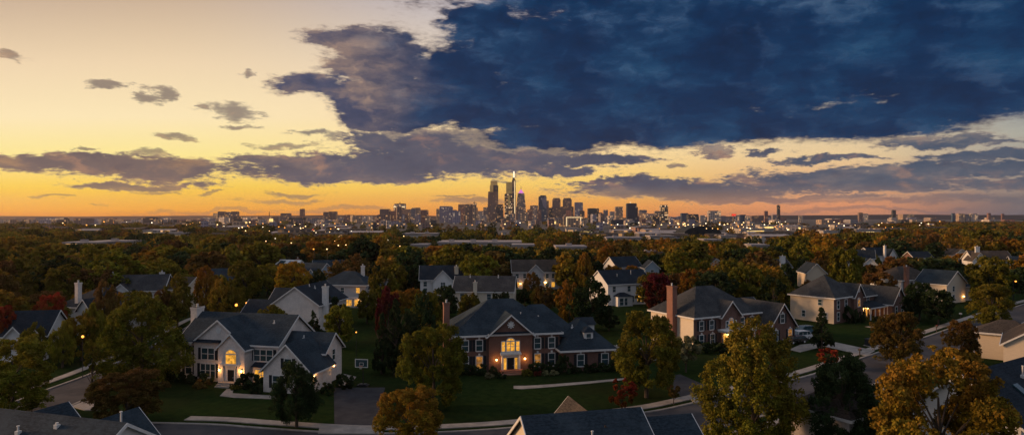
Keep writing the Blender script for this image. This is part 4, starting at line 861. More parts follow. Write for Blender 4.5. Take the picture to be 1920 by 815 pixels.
tb('thin bare-looking sapling by the sidewalk and the dark driveway', 1263, 722, 30, base=758, c='B', shape='open', level='far', cb=0.35)
tb('pale sparse ornamental tree against the cream end of the lit-porch house', 1286, 630, 56, base=697, c='P', shape='open', level='far', cb=0.25)
tb('small reddish tree on the lawn edge behind the nearly black tree', 1552, 655, 44, base=690, c='R', shape='open', level='far', cb=0.2)
tb('slim dark street tree with thin trunk at the street corner', 172, 650, 34, base=738, c='G', shape='open', level='mid', cb=0.5)
tb('bright red-orange rounded tree beside the dark roof with skylights', 92, 555, 72, base=655, c='R', cb=0.1)
tb('deep red tree cut by the picture edge', 2, 578, 60, base=672, c='R', cb=0.1)
tb('olive pointed tree in front of the low dark roof', 62, 608, 52, base=685, c='G', shape='oval', cb=0.05)
tb('golden-olive tree between the red-orange tree and the side street', 117, 606, 50, base=688, c='YG', shape='oval', cb=0.05)
tb('rust-brown tree rising behind the tall olive-green tree', 195, 530, 58, base=650, c='B', shape='oval')
tb('yellow-green tree tucked between the rust-brown tree and the golden-olive tree', 176, 572, 50, base=670, c='YG', shape='oval')
tb('green-brown tree behind the ridge of the colonial house chimney side', 332, 516, 66, base=612, c='G', shape='oval', level='mid')
tb('olive and rust tree between the white gable and the orange tree', 300, 545, 52, base=618, c='B', shape='oval', level='mid')
tb('tall orange tree beside the half hidden bluish roof', 385, 497, 44, base=592, c='O', shape='oval', level='mid')
tb('amber tree in front of the half hidden bluish roof', 412, 524, 50, base=600, c='OG', shape='oval', level='mid')
tb('large olive-green tree behind the side street lamps', 459, 490, 66, base=575, c='G', shape='round', level='mid')
tb('round golden-yellow tree behind the broad grey gable', 547, 494, 68, base=560, c='Y', level='mid')
tb('wide olive tree with orange crown above the warmly lit house', 655, 480, 88, base=560, c='B', level='mid')
tb('green-brown tree at the right end of the warmly lit house', 716, 503, 54, base=590, c='G', level='mid')
tb('red-maroon rounded tree among the dark evergreens', 728, 540, 38, base=612, c='M', shape='round', level='mid')
tb('small red tree at the foot of the evergreen grove', 713, 572, 24, base=640, c='M', level='mid')
tb('bushy yellow-green tree right of the broad grey gable house', 636, 570, 60, base=655, c='YG', level='mid')
tb('low pale yellow-green tree behind the colonial house ridge', 505, 574, 66, base=640, c='YG', level='mid')
tb('pointed dark evergreen behind the garage wing ridge', 588, 582, 42, base=650, c='DG', shape='cone', level='mid', name='evergreen')
for lb, px, tp, w_, bs in (('tallest dark evergreen of the grove between the two big houses', 742, 560, 60, 702), ('broad dark evergreen nearest the brick manor chimney', 792, 552, 70, 690), ('dark evergreen at the lawn edge behind the basketball hoop', 716, 588, 52, 700), ('dense dark evergreen behind the gold-tinged tree', 768, 590, 62, 700)):
    tb(lb, px, tp, w_, base=bs, c='DG', shape='cone' if 'tallest' in lb or 'hoop' in lb else 'oval', level='mid', name='evergreen', cb=0.02)
tb('dark spruce-like evergreen before the red-maroon tree', 738, 572, 46, base=660, c='DG', shape='cone', level='mid', name='evergreen', cb=0.02)
tb('olive tree in front of the long grey-roofed house', 800, 548, 60, base=640, c='G', level='mid')
tb('round yellow tree beside the white front gable house', 897, 478, 72, base=552, c='YG', level='mid')
tb('small dark tree before the dusky house with the porch light', 996, 512, 36, base=560, c='B', level='mid')
tb('dark green tree with rust side hiding the porch of the dusky house', 1022, 538, 44, base=585, c='B', level='mid')
tb('orange-brown tree behind the ridge of the brick manor', 1068, 530, 62, base=615, c='O', level='mid')
tb('big dark green tree overlapping the white gabled house', 1108, 522, 78, base=625, c='DG', level='mid', shape='oval')
tb('dark conical evergreen on the lawn below the white gabled house', 1142, 572, 46, base=620, c='DG', shape='cone', level='mid', name='evergreen')
tb('rounded maroon tree with glowing lamp beside the white gabled house', 1234, 515, 62, base=592, c='M', level='mid')
tb('tall orange tree above the white gabled house', 1139, 459, 46, h=13, c='O', shape='oval', level='mid')
tb('orange-gold tree beside the tall orange tree', 1096, 476, 42, h=12, c='O', shape='oval', level='mid')
tb('olive-yellow broad tree left of the lit-porch house roof', 1272, 472, 66, h=12.5, c='YG', level='mid')
tb('dark green spreading tree behind the ridge of the lit-porch house', 1342, 512, 92, base=590, c='DG', level='mid')
tb('tall olive tree behind the wing of the lit-porch house', 1400, 500, 80, base=585, c='G', level='mid')
tb('dark bare-branched tree between the two brick houses', 1450, 520, 60, base=600, c='DG', shape='open', level='mid')
tb('broad dark green tree right behind the beige-sided house', 1586, 462, 70, base=560, c='G', level='mid')
tb('golden round tree behind the lone tan gable', 1538, 448, 50, h=13, c='Y', level='mid')
tb('yellow-green tree beside the golden round tree', 1502, 456, 46, h=13, c='YG', level='mid')
tb('orange-tinged dark tree behind the beige-sided house wing', 1652, 512, 60, base=580, c='B', level='mid')
tb('dark tree hiding the front of the hip-roofed white house', 1724, 530, 56, base=600, c='DG', level='mid')
tb('dark green rounded tree beside the lit doorway', 1760, 545, 62, base=608, c='DG', level='mid')
tb('wide dark green tree in front of the white house with stepped gables', 1854, 484, 84, base=568, c='G', level='mid')
tb('orange tree at the far edge above the street', 1910, 448, 60, h=13, c='O', level='mid')
tb('olive tree before the dark roof with skylights', 152, 590, 62, base=676, c='OG', level='mid')
tb('small rust tree between the dark skylight roof and the rust-brown tree', 222, 552, 44, base=630, c='OG', level='mid')
tb('olive tree hiding the foot of the white-gabled chimneyed house', 262, 548, 60, base=612, c='G', level='mid')
tb('round olive tree before the half hidden bluish roof lawn', 442, 540, 40, base=598, c='G', level='mid')
tb('dark tree below the white front gable house', 838, 536, 44, base=600, c='DG', level='mid')
tb('dark bush-like tree before the long grey-roofed house wall', 880, 549, 50, base=620, c='G', level='mid')
tb('dark green tree at the near corner of the long grey-roofed house', 940, 548, 44, base=612, c='DG', level='mid')
tb('olive tree between the lit house and the evergreen grove', 688, 545, 44, base=606, c='G', level='mid')
tb('dark tree before the lit house terrace', 622, 556, 40, base=612, c='DG', level='mid')
LBL_SH = {'DG': 'dark clipped shrub', 'G': 'low green shrub', 'B': 'brownish rounded shrub', 'M': 'low reddish shrub', 'P': 'pale flowering shrub'}
ORD = ['first', 'second', 'third', 'fourth', 'fifth', 'sixth', 'seventh', 'eighth', 'ninth', 'tenth', 'eleventh', 'twelfth', 'thirteenth', 'fourteenth', 'fifteenth', 'sixteenth', 'seventeenth', 'eighteenth', 'nineteenth', 'twentieth']
def ordn(i): return ORD[i] if i < 20 else ('twenty-' + ORD[i-20] if i < 29 else 'very last')
def near_land(px, py, d, houses_only=False):
    return min((l for l in LAND if not (houses_only and l[2] > 500)), key=lambda l: abs(l[0]-px)+1.5*abs(l[1]-py))
sg = {}
for x, y, w_, hh, c in SHRUBS:
    px, py = to_px(x, y, 0); L = min(LAND, key=lambda l: (l[0]-px)**2+((l[2]-y)*12)**2)[3]; sg.setdefault((c, L), []).append((px, x, y, w_, hh))
for (c, L), lst in sg.items():
    lst.sort()
    for i, (px, x, y, w_, hh) in enumerate(lst):
        lb = '%s before %s' % (LBL_SH[c], L) if len(lst) == 1 else '%s before %s, %s from left' % (LBL_SH[c], L, ordn(i))
        tree('shrub', lb, x, y, hh, w_*1.1, c, 'bush', 'bush', 'shrubs along the house fronts', base=0.0, trunk=False)

# ---- woodland filling the middle distance: the nearest as single trees, the rest as one mass
rg = random.Random(11)
def seg_dist(line, x, y):
    return min((px_-x)**2+(py_-y)**2 for px_, py_ in line[::2])**0.5
CLEAR = [  # open lots around the commercial buildings: (px0, px1, y0, y1)
]
def zone_cols(px, d):
    if px < 450 and d < 500: return ['YG','OG','OG','G','B','OG','YG','G','G','DG']
    if d > 500: return ['G','DG','G','B','DG','OG','G','DG','B','YG'] if px < 1480 else ['B','G','OG','DG','G','DG','B','G','O']
    if px < 450: return ['B','G','G','B','DG','DG','OG']
    if px < 1000: return ['G','B','DG','OG','YG','G','DG','B','O','DG']
    if px < 1500: return ['DG','G','O','OG','G','DG','G','B','DG']
    return ['B','OG','G','DG','B','DG','G','O','DG']
cands = []
LAMPS = []
d = 118.0
while d < 2500:
    step = max(8.0, d*0.042); wd = max(9.5, 13.5*d/F) if d > 700 else 10.5; n = int(1.72*d/(wd*0.92))
    for i in range(n):
        px = 960+(i-n/2+rg.uniform(-.4,.4))*wd*0.92/d*F; dd = d+rg.uniform(-.5,.5)*step
        x = wx(px, dd); h = rg.triangular(6.5, 15.5, 11.0)*(0.92 if d > 600 else 1.0); w = wd*rg.uniform(0.7, 1.3)*(0.55+h/22)*1.15
        c = rg.choice(zone_cols(px, dd)); sh = rg.choice(['round','oval','round','oval','round']) if c != 'DG' else rg.choice(['round','oval','cone'])
        if seg_dist(K, x, dd) < 13 or seg_dist(side, x, dd) < 8: continue
        if any((x-a)**2+(dd-b)**2 < (r+1)**2 for a, b, r in FOOT): continue
        if any((x-a)**2+(dd-b)**2 < (0.62*(r+w/2))**2 for a, b, r in TREES): continue
        x0p, x1p = px-w/2*F/dd, px+w/2*F/dd; tp = to_px(x, dd, h)[1]
        hit = False
        for (a0, a1, b0, b1, pd) in PROT+PROTT:
            if dd < pd and x1p > a0+3 and x0p < a1-3 and tp < b1: 
                # lower the tree so that it stays below the protected area, or drop it
                hh = CH-(b1-407.5)*dd/F
                if hh < 4.5: hit = True; break
                h = min(h, hh); w = min(w, h*0.95); tp = to_px(x, dd, h)[1]
        if hit: continue
        # open lawns: no woods on the near lots
        bp = to_px(x, dd, 0)[1]
        if bp > 600 and (300 < px < 700 or 830 < px < 1680): continue
        if 640 < px < 760 and bp > 640: continue
        if 1700 < px < 1920 and bp > 575 : continue
        far = 1500 if px < 400 else (1500-(px-400)*3.0 if px < 650 else (750 if px < 1130 else (620 if px < 1480 else (620+(px-1480)*4.5))))
        if dd > far*1.1 and rg.random() < (0.93 if px < 1700 else 0.4): continue
        if 520 < dd and 1130 < px < 1560 and rg.random() < 0.45: continue
        cands.append((dd, x, px, h, w, c, sh))
    d += step
cands.sort(key=lambda q: q[0])
# front-to-back visibility over picture columns
buf = [900.0]*1921; shown = []
for q in cands:
    dd, x, px, h, w, c, sh = q; hw = w/2*F/dd; tp = to_px(x, dd, h)[1]; a, b = int(max(px-hw*0.7, 0)), int(min(px+hw*0.7, 1920))
    if b <= a: continue
    vis = sum(1 for k in range(a, b+1) if buf[k] > tp+2.0)/(b-a+1)
    if vis > 0.35: shown.append((vis*(hw*2)*min(40, max(2, buf[(a+b)//2]-tp)), q))
    for k in range(a, b+1): buf[k] = min(buf[k], tp+hw*0.15)
shown.sort(key=lambda s: -s[0]); 
N_IND = 232
single = [s[1] for s in shown[:N_IND]]; sset = set(id(q) for q in single)
MANY = [q for q in cands if id(q) not in sset]
# ---------------------------------------------------------------- skyline
def facade(name, c, win, lit, u=4.0, v=3.6, frac=0.3, strength=1.2, stripes=False, seed=0.0):
    m = bpy.data.materials.new(name); m.use_nodes = True; t = NT(m.node_tree); b = t.n['Principled BSDF']; b.inputs['Roughness'].default_value = 0.45
    tc = t.n.new('ShaderNodeTexCoord').outputs['Object']; x, y, z = t.sep(tc)[:3]
    ge = t.n.new('ShaderNodeNewGeometry'); nz = t.m('ABSOLUTE', t.sep(ge.outputs['Normal'])[2])
    U = t.m('DIVIDE', t.m('ADD', x, t.m('MULTIPLY', y, 1.37)), u); V = t.m('DIVIDE', z, v)
    fu, fv = t.m('FRACT', U), t.m('FRACT', V)
    inw = t.m('MULTIPLY', t.m('LESS_THAN', t.m('ABSOLUTE', t.m('SUBTRACT', fu, 0.5)), 0.5 if stripes else 0.34), t.m('LESS_THAN', t.m('ABSOLUTE', t.m('SUBTRACT', fv, 0.5)), 0.3))
    inw = t.m('MULTIPLY', inw, t.m('LESS_THAN', nz, 0.5))
    wn = t.n.new('ShaderNodeTexWhiteNoise'); wn.noise_dimensions = '3D'
    oi = t.n.new('ShaderNodeObjectInfo')
    t.l.new(t.comb(t.m('FLOOR', U), t.m('FLOOR', V), t.m('MULTIPLY_ADD', oi.outputs['Random'], 50.0, seed)), wn.inputs['Vector'])
    cl = t.noise(tc, 0.03, 3, 0.6)
    on = t.m('MULTIPLY', inw, t.m('LESS_THAN', wn.outputs['Value'], t.m('MULTIPLY', t.ss(cl, 0.35, 0.65, 0.3, 1.6), frac)))
    n = t.noise(t.v('MULTIPLY', tc, (1, 1, 0.3)), 0.05, 4, 0.6)
    base = t.mix(t.ss(n, 0.3, 0.7, 0, 0.5), tuple(c)+(1,), (c[0]*0.6, c[1]*0.6, c[2]*0.62, 1))
    t.l.new(t.mix(inw, base, tuple(win)+(1,)), b.inputs['Base Color'])
    t.l.new(t.mix(t.m('MULTIPLY', wn.outputs['Value'], 1.0), tuple(lit)+(1,), (1.0, 0.86, 0.62, 1)), b.inputs['Emission Color'])
    t.l.new(t.m('MULTIPLY', on, t.m('MULTIPLY', t.m('POWER', wn.outputs['Value'], 0.5), strength*1.7)), b.inputs['Emission Strength']); m.cycles.emission_sampling = 'NONE'
    return m
WARM = (1.0, 0.46, 0.12)
FC = {
 'tan': facade('tan_tower', (0.42,0.29,0.20), (0.10,0.08,0.08), WARM, 6.5, 5.2, 0.22, 1.1),
 'brown': facade('brown_tower', (0.24,0.15,0.125), (0.05,0.05,0.06), WARM, 6.5, 5.2, 0.14, 1.0),
 'red': facade('red_block', (0.30,0.14,0.11), (0.07,0.05,0.06), WARM, 6.5, 5.2, 0.12, 1.0),
 'grey': facade('grey_tower', (0.27,0.24,0.25), (0.06,0.07,0.09), WARM, 6.5, 5.2, 0.2, 1.0),
 'pale': facade('pale_block', (0.52,0.43,0.37), (0.14,0.12,0.12), WARM, 7, 5.5, 0.3, 1.1),
 'dark': facade('dark_glass', (0.030,0.036,0.045), (0.02,0.03,0.045), WARM, 6.5, 5.2, 0.18, 1.1),
 'blue': facade('blue_glass', (0.035,0.075,0.125), (0.02,0.06,0.11), (1.0,0.7,0.4), 9, 7.2, 0.08, 0.9),
 'navy': facade('navy_glass', (0.010,0.028,0.055), (0.008,0.022,0.05), (1.0,0.7,0.4), 10, 8, 0.05, 0.7),
 'lilac': facade('lilac_glass', (0.27,0.25,0.32), (0.10,0.10,0.15), (1.0,0.7,0.4), 6.5, 5.2, 0.14, 0.9),
 'striped': facade('striped_tower', (0.07,0.06,0.055), (0.16,0.12,0.07), WARM, 12, 10, 0.45, 0.9, True),
 'shed': facade('pale_shed', (0.42,0.38,0.34), (0.2,0.17,0.15), WARM, 12, 6, 0.3, 1.2),
}
M['gold'] = mat('painted_sky_reflection', (0.95,0.66,0.24), (0.75,0.50,0.18), 0.05, rough=0.4, metal=0.15)  # bright sky mirrored in tower glass, put into the base colour
M['spire'] = emit('lit_spire', (1.0,0.82,0.55), 1.4, sample=False); M['beam'] = emit('light_strip', (1.0,0.72,0.38), 1.1, sample=False)
M['purple'] = emit('purple_crown', (0.85,0.22,0.75), 0.9, sample=False); M['beacon'] = emit('red_beacon', (1.0,0.05,0.02), 3.0, sample=False)
M['panel'] = emit('bright_panel', (1.0,0.66,0.22), 1.5, 0.4, 0.1, sample=False); M['gsign'] = emit('green_sign', (0.15,0.9,0.1), 1.2, sample=False)
M['rsign'] = emit('red_sign', (1.0,0.04,0.02), 1.0, sample=False)
M['roofflat'] = mat('pale_flat_roof', (0.34,0.30,0.29), (0.24,0.21,0.205), 0.05, detail=3)
def hz(top, d): return CH+(407.5-top)*d/F
def tw(name, label, px0, px1, top, d, m, dep=None, cat='skyscraper', rot=0.0, roof='brown', group='towers of the skyline'):
    """box tower by picture extent; returns a builder list for parts"""
    x = wx((px0+px1)/2, d); w = (px1-px0)*d/F; h = hz(top, d)
    b = MB(); dp = dep or w*0.8; k = abs(math.cos(rot))+abs(math.sin(rot))*dp/w; w2 = w/k
    b.box(-w2/2, w2/2, 0, dp/k, 0, h); b.box(-w2*0.46, w2*0.46, dp/k*0.05, dp/k*0.9, h, h+0.012*h+1.2)
    o = b.build(name, FC[m], None, (x, d, 0), rot); tag(o, label, cat, group); return o, w2, h, dp/k
def part(o, name, m, fn):
    b = MB(); fn(b); return b.build(name, m, o)
D0 = 3600
def CR_(o, w, h, dp, u0, u1, top, d, m, name='upper_block', y0=0.1, y1=0.9):
    """a stacked block on a tower; u in fractions of the tower's width"""
    h1 = hz(top, d); return part(o, name, FC[m] if m in FC else M[m], lambda b: b.box(-w/2+u0*w, -w/2+u1*w, dp*y0, dp*y1, h, h1))
# main towers ------------------------------------------------------
o, w, h, dp = tw('twin_step_tower', 'tall stepped tower with golden painted-reflection top, left one of the two highest golden towers', 915, 934, 360, D0, 'brown')
CR_(o, w, h, dp, 0.2, 1.0, 347, D0, 'dark'); hh = hz(347, D0); part(o, 'sky_painted_top', M['gold'], lambda b: b.box(-w*0.25, w*0.42, dp*.1, dp*.9, hh, hz(339, D0)))
part(o, 'sky_painted_face', M['gold'], lambda b: b.box(-w*0.32, w*0.02, -4, 0, hz(360, D0), hz(347, D0)))  # thin slab coloured to stand for reflected sky
part(o, 'podium_block', FC['brown'], lambda b: b.box(-w*0.5, w*1.0, -60, -4, 0, hz(383, D0)))
o, w, h, dp = tw('lit_tower', 'tower with tall golden painted-reflection face and lit floors just left of the white spire', 946, 961, 364, D0-80, 'striped')
CR_(o, w, h, dp, 0.2, 0.95, 341, D0-80, 'gold', 'sky_painted_top'); part(o, 'sky_painted_face', M['gold'], lambda b: b.box(-w*0.1, w*0.2, -5, 0, hz(385, D0-80), hz(366, D0-80)))
o, w, h, dp = tw('spire_tower', 'tallest slender dark tower topped by a glowing white spire', 960, 967, 338, D0-160, 'dark')
part(o, 'upper_block', FC['dark'], lambda b: b.box(-w*0.35, w*0.25, 0, dp, h, hz(333, D0-160))); part(o, 'spire', M['spire'], lambda b: b.box(-w*0.20, w*0.22, dp*.3, dp*.7, hz(333, D0-160), hz(321, D0-160)))
part(o, 'light_strip', M['beam'], lambda b: b.box(w*0.12, w*0.32, -3, 0, hz(400, D0-160), hz(339, D0-160)))
o, w, h, dp = tw('tapered_tower', 'grey tapered tower crowned by a glowing purple pyramid', 968, 986, 390, D0, 'grey')
def tap(b):
    z0, z1 = hz(390, D0), hz(362, D0); a, c = w*0.5, w*0.34
    b.hexa([(-a,0,z0),(a,0,z0),(a,dp,z0),(-a,dp,z0),(-c,dp*.1,z1),(c,dp*.1,z1),(c,dp*.9,z1),(-c,dp*.9,z1)])
part(o, 'tapered_shaft', FC['grey'], tap)
def pyr(b):
    z1, z2 = hz(362, D0), hz(354, D0); c = w*0.30
    q = [(-c,dp*.2,z1),(c,dp*.2,z1),(c,dp*.8,z1),(-c,dp*.8,z1)]; a = (0, dp*.5, z2)
    for i in range(4): b.face([q[i], q[(i+1) % 4], a])
    b.face(q[::-1])
part(o, 'pyramid', M['purple'], pyr); part(o, 'antenna', M['metal'], lambda b: b.tube((0,dp*.5,hz(355, D0)), (0,dp*.5,hz(347, D0)), 1.6, 0.5, 5))
o, w, h, dp = tw('blue_glass_tower', 'blue glass tower with slanted lighter facet right of the pyramid tower', 1010, 1025, 369, D0-100, 'blue')
part(o, 'upper_block', FC['blue'], lambda b: b.box(-w*.3, w*.42, 0, dp, h, hz(366, D0-100)))
part(o, 'light_facet', M['roofflat'] if False else FC['lilac'], lambda b: b.prism([(-w*.2,-2,hz(372,D0-100)), (w*.48,-2,hz(370,D0-100)), (w*.48,-2,hz(392,D0-100)), (w*.1,-2,hz(388,D0-100))], (0, 2.2, 0)))
for lb, a, c, st in (('brown twin office tower nearer the blue glass tower', 1036, 1051, (1035, 1056)), ('brown twin office tower nearer the white-lit tower', 1056, 1072, (1056, 1076))):
    o, w, h, dp = tw('office_tower', lb, a, c, 374, D0+40, 'brown')
    part(o, 'crown_band', FC['brown'], lambda b: b.box(-w*.4, w*.4, dp*.1, dp*.9, h, hz(371, D0+40)))
    part(o, 'lower_block', FC['brown'], lambda b: b.box(wx(st[0], D0)-o.location.x, wx(st[1], D0)-o.location.x, -30, 0, 0, hz(387, D0)))
o, w, h, dp = tw('apartment_tower', 'dark tower with rows of white lit windows right of the brown twins', 1078, 1093, 380, D0-60, 'lilac')
o, w, h, dp = tw('clock_tower', 'slender ornate tower with domed peak and glowing clock stage', 886, 893, 398, D0, 'tan', dep=24)
part(o, 'belfry', FC['tan'], lambda b: b.box(-w*.4, w*.4, 2, dp-2, h, hz(388, D0)))
part(o, 'clock_stage', M['panel'], lambda b: b.box(-w*.25, w*.25, -1, 2, hz(396, D0), hz(392, D0)))
part(o, 'peak', FC['brown'], lambda b: b.tube((0, dp/2, hz(388, D0)), (0, dp/2, hz(380, D0)), w*.42, w*.08, 8)); part(o, 'finial', M['metal'], lambda b: b.tube((0, dp/2, hz(380, D0)), (0, dp/2, hz(376, D0)), 1.8, 0.8, 5))
o, w, h, dp = tw('framed_tower', 'dark-windowed tower in a bright frame standing alone left of the skyline', 738, 759, 384, 2600, 'pale')
part(o, 'window_field', FC['dark'], lambda b: b.box(-w*.36, w*.48, -2, 0, hz(418, 2600), hz(389, 2600))); part(o, 'roof_block', FC['dark'], lambda b: b.box(-w*.42, w*.5, 2, dp*.9, h, hz(381.5, 2600)))
part(o, 'mast', M['metal'], lambda b: b.tube((0, dp/2, hz(382, 2600)), (0, dp/2, hz(379, 2600)), 2.2, 2, 5)); part(o, 'frame_strip', M['beam'], lambda b: b.box(-w*.5, w*.5, -1.5, 0, hz(388.8, 2600), hz(386.8, 2600)))
part(o, 'podium_block', FC['shed'], lambda b: b.box(-w*.6, w*1.6, -50, -3, 0, hz(415, 2600)))
o, w, h, dp = tw('dark_tower', 'navy slab tower rising from a long dark low block', 1176, 1194, 382, 2300, 'navy')
part(o, 'side_step', FC['navy'], lambda b: b.box(w*.5, w*.62, 0, dp, 0, hz(388, 2300))); part(o, 'podium_block', FC['navy'], lambda b: b.box(-w*2.0, w*.5, -30, 0, 0, hz(412, 2300)))
part(o, 'beacon', M['spire'], lambda b: b.ball((-w*.1, dp/2, hz(379.5, 2300)), 1.8)); 
o, w, h, dp = tw('lit_frame_hotel', 'broad low hotel block outlined by a glowing frame', 1057, 1093, 406, 1700, 'tan', cat='hotel', dep=25)
part(o, 'light_frame', M['beam'], lambda b: (b.box(-w*.37, w*.40, -1.5, 0, hz(408, 1700), hz(406.8, 1700)), b.box(-w*.37, -w*.33, -1.5, 0, hz(424, 1700), hz(408, 1700)), b.box(w*.36, w*.40, -1.5, 0, hz(424, 1700), hz(408, 1700))))
o, w, h, dp = tw('panel_block', 'low grey block with a wide glowing yellow panel', 1027, 1056, 409, 1750, 'grey', cat='office block', dep=25)
part(o, 'lit_panel', M['panel'], lambda b: b.box(-w*.12, w*.36, -1.5, 0, hz(419.5, 1750), hz(414.5, 1750)))
T = [('office_tower','brown box-shaped block, lowest and nearest left of the framed tower',707,730,403,1900,'brown'),
 ('office_block','reddish low block wedged between the framed tower and the tan slab',759,771,401,3000,'red'),
 ('tan_slab_tower','tan slab tower two places right of the framed tower',772,787,390,2900,'tan'),
 ('red_block','reddish block against the tan slab tower',787,802,394,3000,'red'),
 ('slim_block','slim tan block peeping out left of the grey pale-edged tower',818,824,392,3500,'tan'),
 ('grey_tower','grey tower with bright edge midway to the clock tower',824,846,387,3200,'lilac'),
 ('tan_block','tan block against the right side of the grey pale-edged tower',841,856,394,3100,'tan'),
 ('red_tower','reddish-brown stepped tower just left of the clock tower',859,874,384,3500,'red'),
 ('brown_block','dark brown base block under the reddish stepped tower',856,878,399,3300,'brown'),
 ('pale_block','pale block forming the base beside the clock tower',880,896,402,3300,'tan'),
 ('pale_tower','pale mid-rise right of the clock tower',896,906,396,3400,'pale'),
 ('lilac_tower','greyish mid-rise leaning on the stepped golden tower',906,916,389,3700,'grey'),
 ('dark_block','dark block with scattered lights below the golden towers',930,944,386,3300,'dark'),
 ('grey_block','wide grey block below the white spire',956,976,401,2800,'grey'),
 ('lit_block','small block with bright amber windows below the pyramid tower',972,990,398,3000,'tan'),
 ('brown_tower','brown mid-rise right of the pyramid tower',994,1009,386,3800,'brown'),
 ('wide_brown_block','wide brown block in front of the blue glass tower',989,1015,393,3300,'red'),
 ('slim_tower','slim brown tower behind the blue glass tower',1024,1029,377,3900,'brown'),
 ('dark_step_block','dark block at the foot of the brown twins',1029,1036,390,3500,'dark'),
 ('domed_office','dark rounded-top office building between white-lit tower and navy slab',1103,1123,391,3000,'dark'),
 ('red_low_block','small red block right of the rounded-top office',1123,1130,399,3300,'red'),
 ('round_top_block','small grey rounded block in the gap before the navy slab',1132,1140,394,3500,'grey'),
 ('beige_block','small beige block left of the tan tower',1144,1155,397,3400,'pale'),
 ('tan_tower','tan tower just left of the navy slab tower',1154,1168,388,3100,'tan'),
 ('grey_cube_tower','dark grey cube-shaped tower right of the navy slab',1199,1213,394,3200,'grey'),
 ('amber_block','amber-lit block left of the striped lit tower',1228,1240,396,3000,'tan'),
 ('striped_tower','slim tower with glowing horizontal floors right of the amber block',1239,1253,385,3000,'striped'),
 ('blue_block','small blue mid-rise above the stadium lights',1278,1291,400,3300,'blue'),
 ('arched_block','low dark building with lit curved top beside the blue mid-rise',1291,1310,402,3000,'dark'),
 ('pale_slab','pale slab beside the lit curved top building',1313,1323,404,2900,'pale'),
 ('wide_tan_block','wide tan block with small dark roof cap',1332,1352,406,2800,'tan'),
 ('grey_slab','grey slab against the wide tan block',1352,1361,405,2900,'grey'),
 ('apartment_slab','first pale slab of the three-faced apartment group',1377,1388,404,2600,'pale'),
 ('dark_apartment_slab','dark middle slab of the three-faced apartment group',1388,1399,403,2650,'blue'),
 ('pale_apartment_slab','last pale slab of the three-faced apartment group',1399,1407,405,2600,'pale'),
 ('flat_block','wide dusky flat block right of the apartment group',1409,1431,405,2900,'brown'),
 ('red_brown_tower','small red-brown tower midway across the plain',1434,1440,396,3300,'red'),
 ('lone_block','dark low block left of the lone slim lit tower',1449,1458,403,3200,'grey'),
 ('lone_tower','lone slim tower with glowing cap on the right plain',1458,1463,385,3200,'dark'),
 ('chimney_stack','first of two short pale stacks before the dark ridge',1498,1501,405,3400,'pale'),
 ('chimney_stack','second of two short pale stacks before the dark ridge',1503,1506,405,3400,'pale'),
 ('pointed_block','dark pointed building in front of the ridge',1611,1618,399,3600,'brown'),
 ('pale_cylinder_block','pale rounded building beside the dark pointed building',1618,1628,401,3600,'pale'),
 ('white_topped_tower','slim tower with white crown standing before the ridge',1674,1680,394,3600,'dark'),
 ('stub_block','tan stub block against the white-crowned slim tower',1680,1685,404,3600,'tan'),
 ('hospital_block','broad tan block with stepped roof before the ridge',1693,1714,402,3300,'tan'),
 ('tiny_tower','small bluish tower far right on the plain',1786,1791,400,3600,'blue'),
 ('apartment_block','tan apartment block, first of the far right trio',1798,1809,401,3400,'tan'),
 ('apartment_block','bluish apartment block, middle of the far right trio',1810,1819,402,3400,'grey'),
 ('apartment_block','yellowish apartment block, last of the far right trio',1821,1834,401,3400,'pale'),
 ('far_tower','small reddish tower at the far right treeline',1853,1858,400,3500,'red'),
 ('far_mast_tower','last tiny red tower at the right edge of the treeline',1879,1883,401,3500,'red'),
 ('hospital_block','dark block with stepped roofline and bright windows on the left plain',408,420,397,2800,'brown'),
 ('hospital_block','middle section block with bright windows on the left plain',420,432,398,2830,'grey'),
 ('hospital_block','dark end block next to the bright-windowed middle block',433,445,397,2800,'brown'),
 ('lone_red_tower','lone dark red tower on the horizon left of the broad brown block',562,570,392,3200,'red'),
 ('broad_block','broad dark brown block right of the lone dark red tower',606,616,398,2700,'brown'),
 ('broad_block','taller dark brown half of the broad block',616,630,397,2720,'brown'),
 ('low_block','low dark block left of the brown box-shaped block',646,661,403,3100,'red'),
 ('long_block','long low bluish office range under the lone dark red tower',541,572,409,2300,'dark'),
 ('long_block','long low office range with dark windows beside the bluish one',573,603,410,2300,'grey'),
 ('box_store','large dusky windowless block on the far left plain',138,164,410,1900,'brown'),
 ('lit_block','low building with dense bright windows on the left plain',268,292,408,2400,'dark')]
for nm, lb, a, c, tp, d_, m_ in T:
    tw(nm, lb, a, c, tp, d_, m_, cat='tower' if (407-tp) > 14 else 'building', group='buildings of the skyline')
b = MB(); b.box(-26, 26, 0, 4, 0, 22); b.box(-26, 26, 0, 10, 22, 24)
